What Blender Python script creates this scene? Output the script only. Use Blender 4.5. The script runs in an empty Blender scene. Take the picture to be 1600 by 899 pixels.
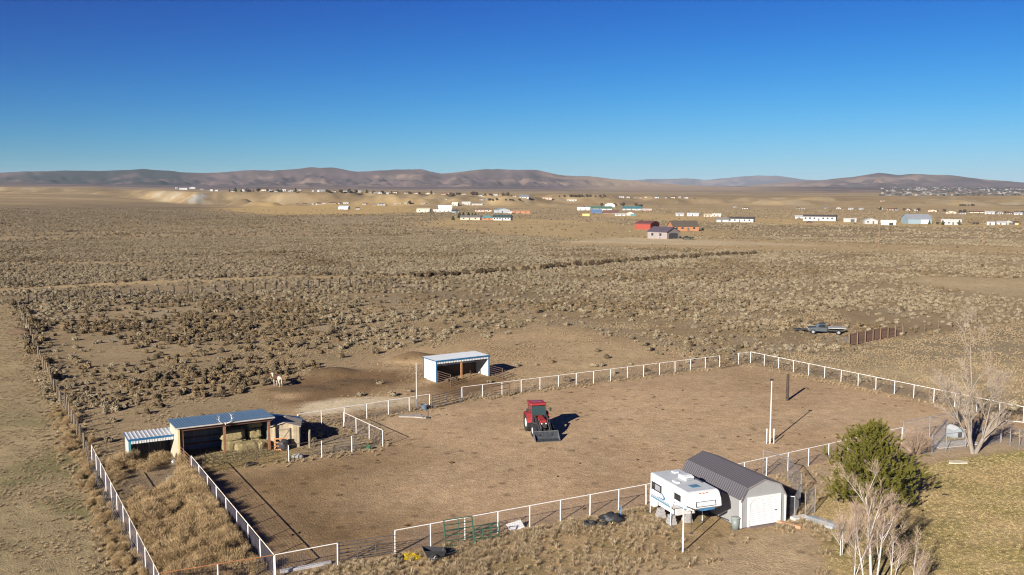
import bpy, math, random
import numpy as np
from mathutils import Vector, Matrix
R = math.radians
sc = bpy.context.scene
C = sc.collection
random.seed(7); rng = np.random.default_rng(7)

# ------------------------------------------------------------ camera, sky, sun, exposure
CAMH = 22.0; FPX = 1480.0; PITCH = math.atan(149.5 / FPX)
cam_d = bpy.data.cameras.new('camera'); cam = bpy.data.objects.new('camera', cam_d); C.objects.link(cam)
cam_d.sensor_width = 36; cam_d.lens = FPX / 1600 * 36; cam_d.clip_start = 0.5; cam_d.clip_end = 60000
cam.location = (0, 0, CAMH); cam.rotation_euler = (math.pi / 2 - PITCH, 0, 0); sc.camera = cam
SUN_EL = R(21.3); TRAVEL = R(59.2)
world = bpy.data.worlds.new('World'); sc.world = world; world.use_nodes = True
wn = world.node_tree; bg = wn.nodes['Background']
sky = wn.nodes.new('ShaderNodeTexSky'); sky.sky_type = 'NISHITA'; sky.sun_disc = False
sky.sun_elevation = SUN_EL; sky.sun_rotation = R(210.8)
sky.altitude = 1600; sky.air_density = 1.0; sky.dust_density = 0.35; sky.ozone_density = 2.0
# contrast of a polarised, clear winter sky: per-channel response of the same Nishita sky, capped so that the unseen side stays even
sep = wn.nodes.new('ShaderNodeSeparateColor'); comb = wn.nodes.new('ShaderNodeCombineColor'); wn.links.new(sky.outputs[0], sep.inputs[0])
def wmath(op, a, b):
    q = wn.nodes.new('ShaderNodeMath'); q.operation = op; wn.links.new(a, q.inputs[0]); q.inputs[1].default_value = b; return q.outputs[0]
for i, (ex, k, cap) in enumerate(((4.0, 1.12, 1.3), (2.8, 2.14, 1.3), (1.95, 3.0, 1.55))):
    q = wmath('MULTIPLY', wmath('TANH', wmath('MULTIPLY', sep.outputs[i], .16 / cap), 0), cap)
    wn.links.new(wmath('MULTIPLY', wmath('POWER', q, ex), k), comb.inputs[i])
wn.links.new(comb.outputs[0], bg.inputs['Color'])
bg.inputs['Strength'].default_value = 0.10
sun_d = bpy.data.lights.new('sun', 'SUN'); sun = bpy.data.objects.new('sun', sun_d); C.objects.link(sun)
sun_d.energy = 5.0; sun_d.angle = R(0.5); sun_d.color = (1.0, 0.915, 0.80)
sun.rotation_euler = Vector((math.cos(TRAVEL) * math.cos(SUN_EL), math.sin(TRAVEL) * math.cos(SUN_EL), -math.sin(SUN_EL))).to_track_quat('-Z', 'Y').to_euler()
sun.location = (-60, -100, 80)
vs = sc.view_settings; vs.view_transform = 'Standard'; vs.look = 'None'; vs.gamma = 1; vs.exposure = 1.06; vs.use_curve_mapping = False
sc.render.engine = 'CYCLES'
cy = sc.cycles; cy.use_denoising = True; cy.denoising_prefilter = 'NONE'; cy.denoising_quality = 'HIGH'; cy.denoising_input_passes = 'RGB_ALBEDO_NORMAL'; cy.filter_width = 1.1; cy.use_adaptive_sampling = False; cy.sample_clamp_indirect = 4; cy.max_bounces = 6; cy.transparent_max_bounces = 12; cy.volume_bounces = 0
try: cy.denoiser = 'OPENIMAGEDENOISE'
except Exception: pass

# ------------------------------------------------------------ helpers
def G(x, y, z=0.0):
    """photo pixel -> world point at height z (survey of the site)"""
    dx = (x - 800) / FPX; dy = (449.5 - y) / FPX
    d = Vector((dx, math.cos(PITCH) + dy * math.sin(PITCH), -math.sin(PITCH) + dy * math.cos(PITCH)))
    t = (z - CAMH) / d.z
    return Vector((d.x * t, d.y * t, z))
def tag(o, label=None, cat=None, group=None, kind=None):
    if label: o['label'] = label
    if cat: o['category'] = cat
    if group: o['group'] = group
    if kind: o['kind'] = kind
    return o
def thing(name, label, cat, loc=(0, 0, 0), rz=0, group=None):
    o = bpy.data.objects.new(name, None); C.objects.link(o)
    o.empty_display_size = 0.3; o.location = loc; o.rotation_euler = (0, 0, rz)
    return tag(o, label, cat, group)
def link(name, me, parent=None, loc=None, rz=0):
    o = bpy.data.objects.new(name, me); C.objects.link(o)
    if parent is not None: o.parent = parent
    if loc is not None: o.location = loc
    if rz: o.rotation_euler = (0, 0, rz)
    return o
def copy_tree(o, parent=None):
    c = o.copy(); C.objects.link(c); c.parent = parent
    for ch in list(o.children): copy_tree(ch, c)
    return c
def mkmesh(name, V, F, mat=None, smooth=False):
    me = bpy.data.meshes.new(name)
    if isinstance(F, np.ndarray):
        V = np.asarray(V, np.float32); F = np.asarray(F, np.int32)
        me.vertices.add(len(V)); me.vertices.foreach_set('co', V.ravel())
        n, k = F.shape
        me.loops.add(n * k); me.loops.foreach_set('vertex_index', F.ravel())
        me.polygons.add(n); me.polygons.foreach_set('loop_start', np.arange(0, n * k, k, dtype=np.int32))
        me.polygons.foreach_set('loop_total', np.full(n, k, np.int32))
        me.update(calc_edges=True)
    else:
        me.from_pydata([tuple(v) for v in V], [], F); me.update()
    if smooth: me.polygons.foreach_set('use_smooth', [True] * len(me.polygons))
    if mat: me.materials.append(mat)
    return me
class MB:
    def __init__(s): s.v = []; s.f = []
    def add(s, V, F):
        b = len(s.v); s.v += [tuple(q) for q in V]; s.f += [tuple(b + i for i in q) for q in F]; return s
    def box(s, c, d, rz=0, ry=0, rx=0):
        m = Matrix.Translation(c) @ Matrix.Rotation(rz, 4, 'Z') @ Matrix.Rotation(ry, 4, 'Y') @ Matrix.Rotation(rx, 4, 'X')
        hx, hy, hz = d[0] / 2, d[1] / 2, d[2] / 2
        V = [m @ Vector((x, y, z)) for x in (-hx, hx) for y in (-hy, hy) for z in (-hz, hz)]
        return s.add(V, [(0, 1, 3, 2), (4, 6, 7, 5), (0, 4, 5, 1), (2, 3, 7, 6), (0, 2, 6, 4), (1, 5, 7, 3)])
    def bb(s, a, b): # box by min / max corner
        return s.box([(a[i] + b[i]) / 2 for i in range(3)], [abs(b[i] - a[i]) for i in range(3)])
    def tube(s, pts, rad, n=8, cap=True):
        pts = [Vector(p) for p in pts]
        if not hasattr(rad, '__len__'): rad = [rad] * len(pts)
        V = []; F = []
        for i, p in enumerate(pts):
            d = (pts[min(i + 1, len(pts) - 1)] - pts[max(i - 1, 0)])
            if d.length < 1e-6: d = Vector((0, 0, 1))
            d.normalize()
            a = d.cross(Vector((0, 0, 1)) if abs(d.z) < .9 else Vector((1, 0, 0))).normalized(); b = d.cross(a)
            for k in range(n):
                t = 2 * math.pi * k / n
                V.append(p + (a * math.cos(t) + b * math.sin(t)) * rad[i])
        for i in range(len(pts) - 1):
            for k in range(n):
                k2 = (k + 1) % n
                F.append((i * n + k, (i + 1) * n + k, (i + 1) * n + k2, i * n + k2))
        if cap:
            F.append(tuple(range(n))); F.append(tuple(reversed(range((len(pts) - 1) * n, len(pts) * n))))
        return s.add(V, F)
    def prism(s, prof, axis, a, b):
        """polygon prof (u,v) extruded along axis from a to b; axis 'x' -> prof is (y,z), 'y' -> (x,z), 'z' -> (x,y)"""
        def pt(u, v, w): return {'x': (w, u, v), 'y': (u, w, v), 'z': (u, v, w)}[axis]
        n = len(prof)
        V = [pt(u, v, a) for u, v in prof] + [pt(u, v, b) for u, v in prof]
        F = [tuple(range(n)), tuple(reversed(range(n, 2 * n)))] + [(i, i + n, (i + 1) % n + n, (i + 1) % n) for i in range(n)]
        return s.add(V, F)
    def lathe(s, prof, axis='y', c=(0, 0, 0), n=20):
        V = []; F = []; m = len(prof)
        for k in range(n):
            t = 2 * math.pi * k / n
            for r, w in prof:
                q = (r * math.cos(t), r * math.sin(t))
                p = {'y': (q[0], w, q[1]), 'x': (w, q[0], q[1]), 'z': (q[0], q[1], w)}[axis]
                V.append((p[0] + c[0], p[1] + c[1], p[2] + c[2]))
        for k in range(n):
            for i in range(m - 1):
                F.append((k * m + i, ((k + 1) % n) * m + i, ((k + 1) % n) * m + i + 1, k * m + i + 1))
        return s.add(V, F)
    def mesh(s, name, mat, smooth=False):
        me = mkmesh(name, s.v, s.f, mat, smooth)
        import bmesh
        bm = bmesh.new(); bm.from_mesh(me); bmesh.ops.recalc_face_normals(bm, faces=bm.faces); bm.to_mesh(me); bm.free()
        return me
    def build(s, name, mat, parent=None, smooth=False, bevel=0, loc=None, rz=0):
        o = link(name, s.mesh(name, mat, smooth), parent, loc, rz)
        if bevel:
            b = o.modifiers.new('bevel', 'BEVEL'); b.width = bevel; b.segments = 2; b.limit_method = 'ANGLE'
        return o
MATS = {}
def mat(name, col, rough=.75, var=.12, scale=2.0, metal=0.0, bump=0.0, bscale=None, col2=None, mixs=None, rand=0.0, spec=.4, two=None):
    """Principled with two octaves of noise on the colour, optional second colour patches and per-object shift"""
    if name in MATS: return MATS[name]
    m = bpy.data.materials.new(name); m.use_nodes = True; t = m.node_tree; n = t.nodes; L = t.links
    p = n['Principled BSDF']; p.inputs['Roughness'].default_value = rough; p.inputs['Metallic'].default_value = metal
    p.inputs['Specular IOR Level'].default_value = spec
    tc = n.new('ShaderNodeTexCoord'); nz = n.new('ShaderNodeTexNoise'); nz.inputs['Scale'].default_value = scale
    nz.inputs['Detail'].default_value = 5; nz.inputs['Roughness'].default_value = .65
    L.new(tc.outputs['Object'], nz.inputs['Vector'])
    rp = n.new('ShaderNodeValToRGB'); rp.color_ramp.elements[0].position = .3; rp.color_ramp.elements[1].position = .7
    a = [max(0, c * (1 - var)) for c in col]; b = [min(1, c * (1 + var)) for c in col]
    if col2 is not None: b = list(col2)
    rp.color_ramp.elements[0].color = (*a, 1); rp.color_ramp.elements[1].color = (*b, 1)
    if col2 is not None and mixs: rp.color_ramp.elements[0].position = mixs[0]; rp.color_ramp.elements[1].position = mixs[1]
    L.new(nz.outputs['Fac'], rp.inputs['Fac']); out = rp.outputs['Color']
    if rand:
        oi = n.new('ShaderNodeObjectInfo'); mr = n.new('ShaderNodeMapRange')
        mr.inputs['To Min'].default_value = 1 - rand; mr.inputs['To Max'].default_value = 1 + rand
        L.new(oi.outputs['Random'], mr.inputs['Value'])
        mx = n.new('ShaderNodeVectorMath'); mx.operation = 'SCALE'
        L.new(out, mx.inputs[0]); L.new(mr.outputs[0], mx.inputs['Scale']); out = mx.outputs[0]
    L.new(out, p.inputs['Base Color'])
    if bump:
        bz = n.new('ShaderNodeTexNoise'); bz.inputs['Scale'].default_value = bscale or scale * 6; bz.inputs['Detail'].default_value = 4
        L.new(tc.outputs['Object'], bz.inputs['Vector'])
        bp = n.new('ShaderNodeBump'); bp.inputs['Strength'].default_value = bump; bp.inputs['Distance'].default_value = .05
        L.new(bz.outputs['Fac'], bp.inputs['Height']); L.new(bp.outputs['Normal'], p.inputs['Normal'])
    MATS[name] = m; return m
white_paint = mat('white_paint', (.62, .61, .60), .5, .10, 3)
old_white = mat('old_white', (.58, .55, .52), .6, .10, 4, col2=(.42, .27, .18), mixs=(.58, .75))
rust = mat('rust', (.13, .062, .04), .85, .3, 6)
rust_rail = mat('rust_rail', (.36, .15, .07), .8, .2, 3, col2=(.55, .45, .4), mixs=(.6, .8))
brown_pipe = mat('brown_pipe', (.085, .052, .038), .7, .2, 4)
grey_pipe = mat('grey_pipe', (.09, .09, .10), .5, .2, 4, metal=.3)
dark_pipe = mat('dark_pipe', (.09, .085, .09), .6, .2, 4)
galv = mat('galvanised', (.30, .31, .34), .45, .15, 3, metal=.5)
wire_m = mat('wire', (.10, .09, .11), .6, .2, 3, metal=.3)
wire_l = mat('wire_pale', (.30, .29, .31), .5, .2, 3, metal=.4)
post_wood = mat('post_wood', (.13, .098, .062), .9, .3, 5, bump=.4, rand=.3)
grey_wood = mat('grey_wood', (.25, .215, .165), .9, .25, 4, bump=.5, rand=.2)
red_wood = mat('red_wood', (.16, .10, .068), .9, .25, 3, bump=.4, rand=.2)
concrete = mat('concrete', (.42, .39, .35), .9, .15, 2, bump=.3)
rubber = mat('rubber', (.022, .022, .024), .85, .3, 6, bump=.3)
black_pl = mat('black_plastic', (.03, .031, .035), .5, .2, 3)
glass_dark = mat('dark_glass', (.02, .025, .03), .06, .1, 1, spec=.7)

# ------------------------------------------------------------ terrain
def hsh(ix, iy, seed):
    h = (ix.astype(np.int64) * 374761393 + iy.astype(np.int64) * 668265263 + seed * 974711) & 0xffffffff
    h = ((h ^ (h >> 13)) * 1274126177) & 0xffffffff
    return ((h ^ (h >> 16)) & 0xffffff) / float(0xffffff)
def vn(x, y, seed=0):
    ix = np.floor(x); iy = np.floor(y); fx = x - ix; fy = y - iy
    fx = fx * fx * (3 - 2 * fx); fy = fy * fy * (3 - 2 * fy)
    a = hsh(ix, iy, seed); b = hsh(ix + 1, iy, seed); c = hsh(ix, iy + 1, seed); d = hsh(ix + 1, iy + 1, seed)
    return (a * (1 - fx) + b * fx) * (1 - fy) + (c * (1 - fx) + d * fx) * fy
def fbm(x, y, seed=0, o=4):
    s = 0; a = 1; t = 0
    for i in range(o):
        s = s + a * vn(x, y, seed + i * 17); t += a; a *= .5; x = x * 2.03 + 11.3; y = y * 2.03 + 5.7
    return s / t
def sst(t): t = np.clip(t, 0, 1); return t * t * (3 - 2 * t)
RIDGE_HX = [-900, -300, 0, 60, 110, 170, 230, 290, 340, 380, 430, 490, 520, 560, 590, 660, 690, 720, 760, 840, 880, 920, 980, 1050, 1150, 1250, 3000]
RIDGE_HY = [262, 268, 274, 272, 270, 270, 266, 271, 272, 268, 268, 262, 263, 270, 268, 265, 271, 268, 265, 266, 275, 276, 283, 288, 293, 297, 297]
RIDGE_RX = [-900, 900, 1060, 1150, 1200, 1280, 1330, 1370, 1400, 1420, 1480, 1540, 1600, 1800, 2200, 3000]
RIDGE_RY = [299, 299, 296, 292, 288, 283, 278, 272, 276, 274, 277, 283, 288, 284, 276, 276]
RIDGE_BX = [-900, 700, 940, 1000, 1070, 1100, 1150, 1180, 1210, 1250, 1320, 1500, 3000]
RIDGE_BY = [290, 290, 283, 281, 279.5, 282, 278, 275.5, 276, 281, 285, 288, 288]
def hgt(X, Y):
    X = np.asarray(X, float); Y = np.asarray(Y, float)
    r = np.hypot(X, Y); a = np.arctan2(X, Y)
    ac = np.clip(a, -R(58), R(58)); xp = 800 + FPX * np.tan(ac)
    behind = np.abs(a) > R(75)
    h = .35 * (fbm(X / 40, Y / 40, 3, 3) - .5) * sst((r - 230) / 250) * 2
    # broad plateau with eroded edge
    e0 = np.interp(xp, [-900, 0, 140, 230, 310, 450, 900, 1150, 1600, 3000], [2400, 2400, 2250, 1950, 1580, 1500, 1480, 1600, 1750, 1750])
    top = np.interp(xp, [-900, 0, 190, 260, 450, 700, 900, 1150, 1300, 1600, 3000], [13, 13, 13, 20, 24, 20.5, 17, 12, 11, 12, 12])
    wd = np.interp(xp, [0, 180, 300, 1600], [300, 300, 240, 260])
    h = h + np.interp(xp, [-900, 0, 150, 260, 330, 3000], [21, 21, 18, 7, 0, 0]) * sst((r - 800) / 1900)
    k = sst((r - e0 - 330 * (fbm(X / 160, Y / 160, 9, 4) - .5) - 260 * (fbm(X / 55, Y / 80, 12, 3) - .5)) / wd)
    h = h + top * k * (1 + .10 * (fbm(X / 120, Y / 120, 5, 4) - .5) * k)
    cut = np.interp(xp, [0, 1100, 1300, 1600], [.0, 0, 1, 1]) # second low badland step to the right
    h = h + cut * 5 * (fbm(X / 70, Y / 70, 21, 4) - .4) * sst((r - 1500) / 300) * (1 - sst((r - 2400) / 500))
    h = h + np.interp(xp, [-900, 0, 900, 1150, 1600, 3000], [40, 40, 38, 46, 30, 30]) * sst((r - 2800) / 3800)
    def ridge(h, xs, ys, rb, rr, fall, seed, g):
        hh = 22 + (300 - np.interp(xp, xs, ys)) / FPX * rr
        t = np.clip((r - rb) / (rr - rb), 0, 1)
        gul = fbm(X / (rr * .045), Y / (rr * .045), seed, 5)
        rg = 1 - np.abs(2 * fbm(X / (rr * .018), Y / (rr * .03), seed + 7, 4) - 1)
        pr = (.55 * t + .45 * sst(t)) * (1 - g * (1 - t ** 10) * (gul * .6 + rg * .95)); hh = hh * (1 + .10 * (fbm(X / (rr * .02), Y / (rr * .02), seed + 3, 3) - .5))
        pr = pr * (1 - .5 * sst((r - rr) / fall))
        return np.maximum(h, np.where(r > rb * .9, hh * pr, -1e3))
    h = ridge(h, RIDGE_HX, RIDGE_HY, 3600, 7200, 5000, 31, .50)
    h = ridge(h, RIDGE_RX, RIDGE_RY, 4200, 9000, 5000, 47, .55)
    h = ridge(h, RIDGE_BX, RIDGE_BY, 14500, 19000, 5000, 63, .4)
    return np.where(behind, np.minimum(h, 30), h) if h.shape else (min(float(h), 30) if behind else float(h))
def H0(x, y): return float(hgt(np.array([x]), np.array([y]))[0])
def GT(x, y):
    """photo pixel -> point on the terrain"""
    dx = (x - 800) / FPX; dy = (449.5 - y) / FPX
    d = np.array([dx, math.cos(PITCH) + dy * math.sin(PITCH), -math.sin(PITCH) + dy * math.cos(PITCH)])
    t = np.geomspace(60, 12000, 2600)
    X = d[0] * t; Y = d[1] * t; Z = CAMH + d[2] * t
    k = np.nonzero(Z <= hgt(X, Y))[0]
    i = k[0] if len(k) else 1200
    return Vector((X[i], Y[i], H0(X[i], Y[i])))
def W(poly): return np.array([(G(x, y).x, G(x, y).y) for x, y in poly])
def sdist(X, Y, P):
    """signed distance to polygon P (positive inside)"""
    n = len(P); ins = np.zeros(X.shape, bool); dm = np.full(X.shape, 1e18)
    for i in range(n):
        x0, y0 = P[i]; x1, y1 = P[(i + 1) % n]
        c = ((y0 > Y) != (y1 > Y)) & (X < (x1 - x0) * (Y - y0) / ((y1 - y0) if y1 != y0 else 1e-9) + x0)
        ins ^= c
        ex, ey = x1 - x0, y1 - y0; q = np.clip(((X - x0) * ex + (Y - y0) * ey) / (ex * ex + ey * ey + 1e-12), 0, 1)
        dm = np.minimum(dm, (X - x0 - q * ex) ** 2 + (Y - y0 - q * ey) ** 2)
    d = np.sqrt(dm)
    return np.where(ins, d, -d)
def ldist(X, Y, P):
    dm = np.full(X.shape, 1e18)
    for i in range(len(P) - 1):
        x0, y0 = P[i]; x1, y1 = P[i + 1]; ex, ey = x1 - x0, y1 - y0
        q = np.clip(((X - x0) * ex + (Y - y0) * ey) / (ex * ex + ey * ey + 1e-12), 0, 1)
        dm = np.minimum(dm, (X - x0 - q * ex) ** 2 + (Y - y0 - q * ey) ** 2)
    return np.sqrt(dm)
POLY = {k: W(v) for k, v in dict(
    arena=[(615, 868), (1010, 790), (1250, 735), (1410, 698), (1480, 690), (1640, 668), (1173, 569), (1154, 571), (1125, 576), (722, 629), (672, 640), (600, 655), (598, 700), (450, 724), (310, 742), (428, 902), (527, 882)],
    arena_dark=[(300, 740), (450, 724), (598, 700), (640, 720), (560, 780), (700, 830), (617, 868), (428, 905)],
    paddock=[(395, 632), (418, 605), (470, 585), (560, 565), (640, 545), (760, 522), (850, 508), (930, 520), (1120, 560), (1125, 574), (722, 627), (672, 636), (560, 655), (470, 662), (430, 660)],
    manure=[(415, 612), (455, 592), (560, 580), (640, 580), (650, 596), (560, 622), (480, 634), (430, 636)],
    manure2=[(655, 606), (684, 598), (760, 583), (800, 590), (790, 606), (722, 622), (690, 622)],
    pad=[(462, 642), (480, 630), (540, 622), (610, 620), (655, 624), (640, 632), (560, 642), (480, 652)],
    pen=[(150, 722), (300, 720), (428, 905), (250, 935)],
    pen_bare=[(170, 742), (200, 724), (290, 722), (300, 735), (285, 765), (230, 785), (190, 790)],
    hay=[(282, 728), (345, 712), (420, 700), (465, 706), (450, 722), (310, 740)],
    pasture=[(-400, 478), (18, 478), (70, 600), (120, 720), (210, 899), (240, 960), (-400, 960)],
    rightfield=[(1190, 556), (1330, 548), (1420, 530), (1600, 502), (1900, 470), (1900, 700), (1640, 650)],
    bare_far=[(1400, 438), (1440, 432), (1600, 436), (1900, 440), (1900, 470), (1600, 466), (1480, 452)],
    yard=[(240, 940), (428, 905), (527, 884), (617, 872), (1010, 796), (1250, 742), (1410, 704), (1640, 680), (1900, 700), (1900, 1300), (0, 1300)],
    lawn=[(1262, 790), (1300, 760), (1345, 745), (1440, 728), (1530, 714), (1640, 700), (2000, 720), (2000, 1300), (1340, 1300), (1300, 899), (1290, 850)],
    drive=[(1090, 872), (1150, 838), (1250, 820), (1300, 850), (1310, 899), (1330, 1300), (700, 1300), (980, 885)],
    strip=[(1180, 760), (1300, 728), (1410, 700), (1480, 694), (1640, 684), (1640, 697), (1530, 711), (1440, 726), (1330, 748), (1262, 770)],
    straw1=[(320, 327), (420, 322), (640, 322), (700, 331), (560, 336), (420, 337), (350, 333)],
    straw2=[(640, 352), (700, 340), (900, 344), (1000, 352), (1180, 362), (1160, 372), (900, 376), (760, 366)],
    barnyard=[(830, 383), (900, 376), (1000, 372), (1180, 373), (1400, 381), (1700, 388), (1700, 396), (1150, 393), (1000, 388)],
    road=[(860, 379), (960, 371), (1080, 374), (1300, 384), (1050, 383)],
    grey_flat=[(440, 340), (620, 337), (600, 347), (500, 352)],
    straw3=[(900, 337), (1000, 333), (1300, 346), (1600, 350), (1600, 356), (1250, 352), (1000, 343)],
).items()}
TRACK = W([(-300, 466), (0, 454), (110, 448), (210, 441), (330, 438), (420, 434), (560, 433), (640, 432), (720, 427), (800, 421), (900, 413), (1000, 406), (1090, 400), (1180, 397)])
TRACK2 = W([(1180, 397), (1300, 396), (1450, 398), (1700, 400)])
HEDGE = W([(640, 434), (720, 430), (800, 424), (860, 419), (940, 413), (1020, 407), (1100, 402), (1180, 398)])
def zone(X, Y, k, soft): return np.clip(sdist(X, Y, POLY[k]) / soft + .5, 0, 1)
# ------------------------------------------------------------ ground sheet (one sheet, plain to hills)
def build_ground():
    rr = 12 * 1.0105 ** np.arange(0, 729); rr = rr[rr < 24500]
    av = np.arange(-36, 36.001, .145); al = np.concatenate([np.arange(-176, -36, 4.0), av, np.arange(40, 181, 4.0)])
    A, Rr = np.meshgrid(np.radians(al), rr)
    X = Rr * np.sin(A); Y = Rr * np.cos(A)
    Z = hgt(X, Y)
    X = X.ravel(); Y = Y.ravel(); Z = Z.ravel(); r = np.hypot(X, Y)
    nr, na = len(rr), len(al)
    idx = np.arange(nr * na).reshape(nr, na); nx = np.roll(idx, -1, axis=1)
    F = np.stack([idx[:-1], nx[:-1], nx[1:], idx[1:]], -1).reshape(-1, 4)[:, ::-1]
    # ---- albedo patches of the land itself
    def c3(*c): return np.array(c)
    n30 = fbm(X / 30, Y / 30, 101); n8 = fbm(X / 8, Y / 8, 102); n120 = fbm(X / 140, Y / 140, 103); n2 = fbm(X / 2.2, Y / 2.2, 104, 3)
    col = c3(.275, .212, .135)[None] + (n30 - .5)[:, None] * c3(.16, .13, .10) + (n120 - .5)[:, None] * c3(.10, .07, .03)
    def mixc(m, c, var=.0, nz=None):
        nonlocal col
        c = np.array(c)[None]
        if var: c = c * (1 + var * ((n8 if nz is None else nz) - .5)[:, None] * 2)
        col = col * (1 - m[:, None]) + c * m[:, None]
    w = 6 * (n8 - .5); Xw = X + w; Yw = Y + w * 1.3
    def z(k, soft): return zone(Xw, Yw, k, soft)
    far = sst((r - 420) / 500)
    mixc(far * .8, (.25, .185, .105), .25, n120)
    mixc(far * sst((n120 - .5) * 6) * .7, (.36, .27, .15))
    xp = 800 + FPX * X / np.maximum(Y, 1)
    mixc(sst((r - 560) / 200) * (1 - sst((r - 1350) / 200)) * sst((620 - xp) / 200) * .75, (.165, .125, .075), .3, n30)
    mixc(sst((r - 620) / 100) * (1 - sst((r - 1500) / 300)) * sst((xp - 620) / 150) * .8, (.34, .255, .145), .25, n30)
    # bluffs: pale eroded faces where the land is steep
    gx = np.gradient(Z.reshape(nr, na), axis=0).ravel() / np.gradient(np.repeat(rr[:, None], na, 1), axis=0).ravel()
    steep = sst((gx - .035) / .07) * sst((r - 1200) / 200) * (1 - sst((r - 3000) / 500))
    pale = sst((fbm(X / 90, Y / 60, 110) - .42) * 6)
    mixc(steep * pale * np.interp(xp, [0, 240, 350, 420, 1000, 1200, 1600], [1, 1, .9, .25, .2, .7, .9]) * np.where(xp < 240, sst((Z - 24) / 8), 1) * (.2 + .8 * sst((fbm(X / 22, Y / 40, 117) - .42) * 7)), (.30, .255, .19), .4, fbm(X / 18, Y / 30, 118))
    mixc(steep * (1 - pale) * .7, (.185, .14, .085))
    q = GT(308, 309); g = np.exp(-((X - q.x) / 9) ** 2 - ((Y - q.y) / 30) ** 2); mixc(sst((g + .5 * (fbm(X / 6, Y / 14, 119) - .5)) * 2), (.33, .33, .33), .5, fbm(X / 3, Y / 7, 115))
    # hills
    hl = sst((r - 3300) / 1500)
    mixc(hl, (.11, .078, .08), .6, fbm(X / 300, Y / 400, 111))
    mixc(hl * sst((fbm(X / 420, Y / 300, 112) - .54) * 10) * .65, (.27, .195, .155))
    mixc(hl * sst((fbm(X / 150, Y / 150, 113) - .52) * 10) * .65, (.075, .06, .055))
    jun = sst((xp + 40) / 120) * sst((330 - xp) / 60) * sst((r - 5200) / 400) * sst((fbm(X / 260, Y / 400, 114) - .30) * 8)
    mixc(jun * .95, (.032, .036, .034))
    tanfoot = np.interp(xp, [0, 880, 960, 1150, 1220, 1300], [0, 0, 1, 1, .5, 0]) * hl * (1 - sst((r - 8500) / 2500))
    mixc(tanfoot * .9, (.30, .225, .16), .15)
    darkr = np.interp(xp, [1100, 1190, 1300, 1500, 1600], [0, 1, 1, .4, .4]) * sst((r - 5200) / 500) * (1 - sst((r - 7400) / 500))
    mixc(darkr * sst((fbm(X / 260, Y / 300, 116) - .42) * 8) * .85, (.07, .065, .05))
    # fields and tracks
    mixc(z('straw1', 60) * .9, (.43, .31, .145), .1); mixc(z('straw2', 25) * .75, (.40, .30, .16), .15); mixc(z('straw3', 30) * .8, (.42, .31, .16), .15)
    mixc(z('grey_flat', 25) * .8, (.27, .22, .155), .1)
    mixc(z('barnyard', 20) * .85, (.38, .285, .165), .15); mixc(z('road', 12) * .9, (.44, .36, .25), .08)
    d = ldist(X, Y, TRACK); mixc(np.exp(-(d / 5.0) ** 2) * .85, (.41, .305, .17), .2); mixc(np.exp(-(d / 1.6) ** 2) * .6, (.36, .28, .19))
    d = ldist(X, Y, TRACK2); mixc(np.exp(-(d / 2.2) ** 2) * .8, (.42, .34, .22), .1)
    mixc(z('bare_far', 8) * .9, (.38, .30, .195), .15)
    mixc(z('rightfield', 5) * .85, (.35, .28, .18), .30, fbm(X / 5, Y / 5, 120))
    mixc(z('rightfield', 5) * sst((fbm(X / 14, Y / 9, 121) - .5) * 7) * .6, (.24, .20, .135))
    mixc(z('rightfield', 5) * sst((Y - 112) / 14) * (.35 + .65 * sst((fbm(X / 16, Y / 8, 131) - .42) * 7)) * .75, (.215, .178, .125), .2)
    mixc(z('pasture', 3) * .9, (.30, .245, .155), .25, n2)
    mixc(z('pasture', 3) * sst((fbm(X / 9, Y / 6, 122) - .5) * 7) * .8 * sst((125 - r) / 40), (.15, .145, .07))
    mixc(z('paddock', 6) * .92, (.37, .272, .172), .25)
    mixc(z('paddock', 6) * sst((fbm(X / 11, Y / 11, 123) - .54) * 8) * .55, (.42, .32, .20))
    mn = np.maximum(z('manure', 4) * sst((fbm(X / 6, Y / 6, 124) - .3) * 5), z('manure2', 2.5))
    mixc(mn * .85, (.155, .095, .048), .25, n2)
    mixc(zone(X, Y, 'pad', 1.2), (.52, .44, .33), .15, n2)
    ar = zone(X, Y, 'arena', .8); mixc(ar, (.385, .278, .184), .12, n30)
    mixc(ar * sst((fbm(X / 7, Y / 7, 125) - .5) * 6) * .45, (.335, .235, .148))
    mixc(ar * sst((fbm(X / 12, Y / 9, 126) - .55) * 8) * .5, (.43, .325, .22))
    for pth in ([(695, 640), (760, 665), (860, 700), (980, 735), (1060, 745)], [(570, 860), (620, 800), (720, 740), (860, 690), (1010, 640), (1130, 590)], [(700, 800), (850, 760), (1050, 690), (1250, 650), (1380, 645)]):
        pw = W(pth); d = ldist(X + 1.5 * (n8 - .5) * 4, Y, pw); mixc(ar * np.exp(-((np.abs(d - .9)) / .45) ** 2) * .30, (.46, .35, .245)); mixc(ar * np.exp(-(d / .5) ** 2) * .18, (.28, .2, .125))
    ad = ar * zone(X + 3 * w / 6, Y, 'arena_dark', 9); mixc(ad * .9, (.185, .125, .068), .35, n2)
    mixc(zone(X, Y, 'hay', 1.5) * .8, (.34, .26, .12), .3, n2)
    mixc(zone(X, Y, 'pen', 1.5), (.26, .185, .10), .25, n2); mixc(zone(X, Y, 'pen_bare', 2), (.215, .165, .115), .12, n2)
    yd = zone(X, Y, 'yard', 1.0); mixc(yd, (.305, .225, .135), .2, n2)
    mixc(yd * sst((fbm(X / 3.2, Y / 3.2, 127) - .54) * 9) * .45, (.16, .14, .065))
    mixc(zone(X + w * .3, Y, 'drive', 2) * .9, (.39, .30, .205), .12, n2); mixc(zone(X, Y, 'strip', 1) * .9, (.37, .285, .20), .12, n2)
    ln = zone(X, Y, 'lawn', 1.2); mixc(ln, (.36, .275, .145), .2, n2)
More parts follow.
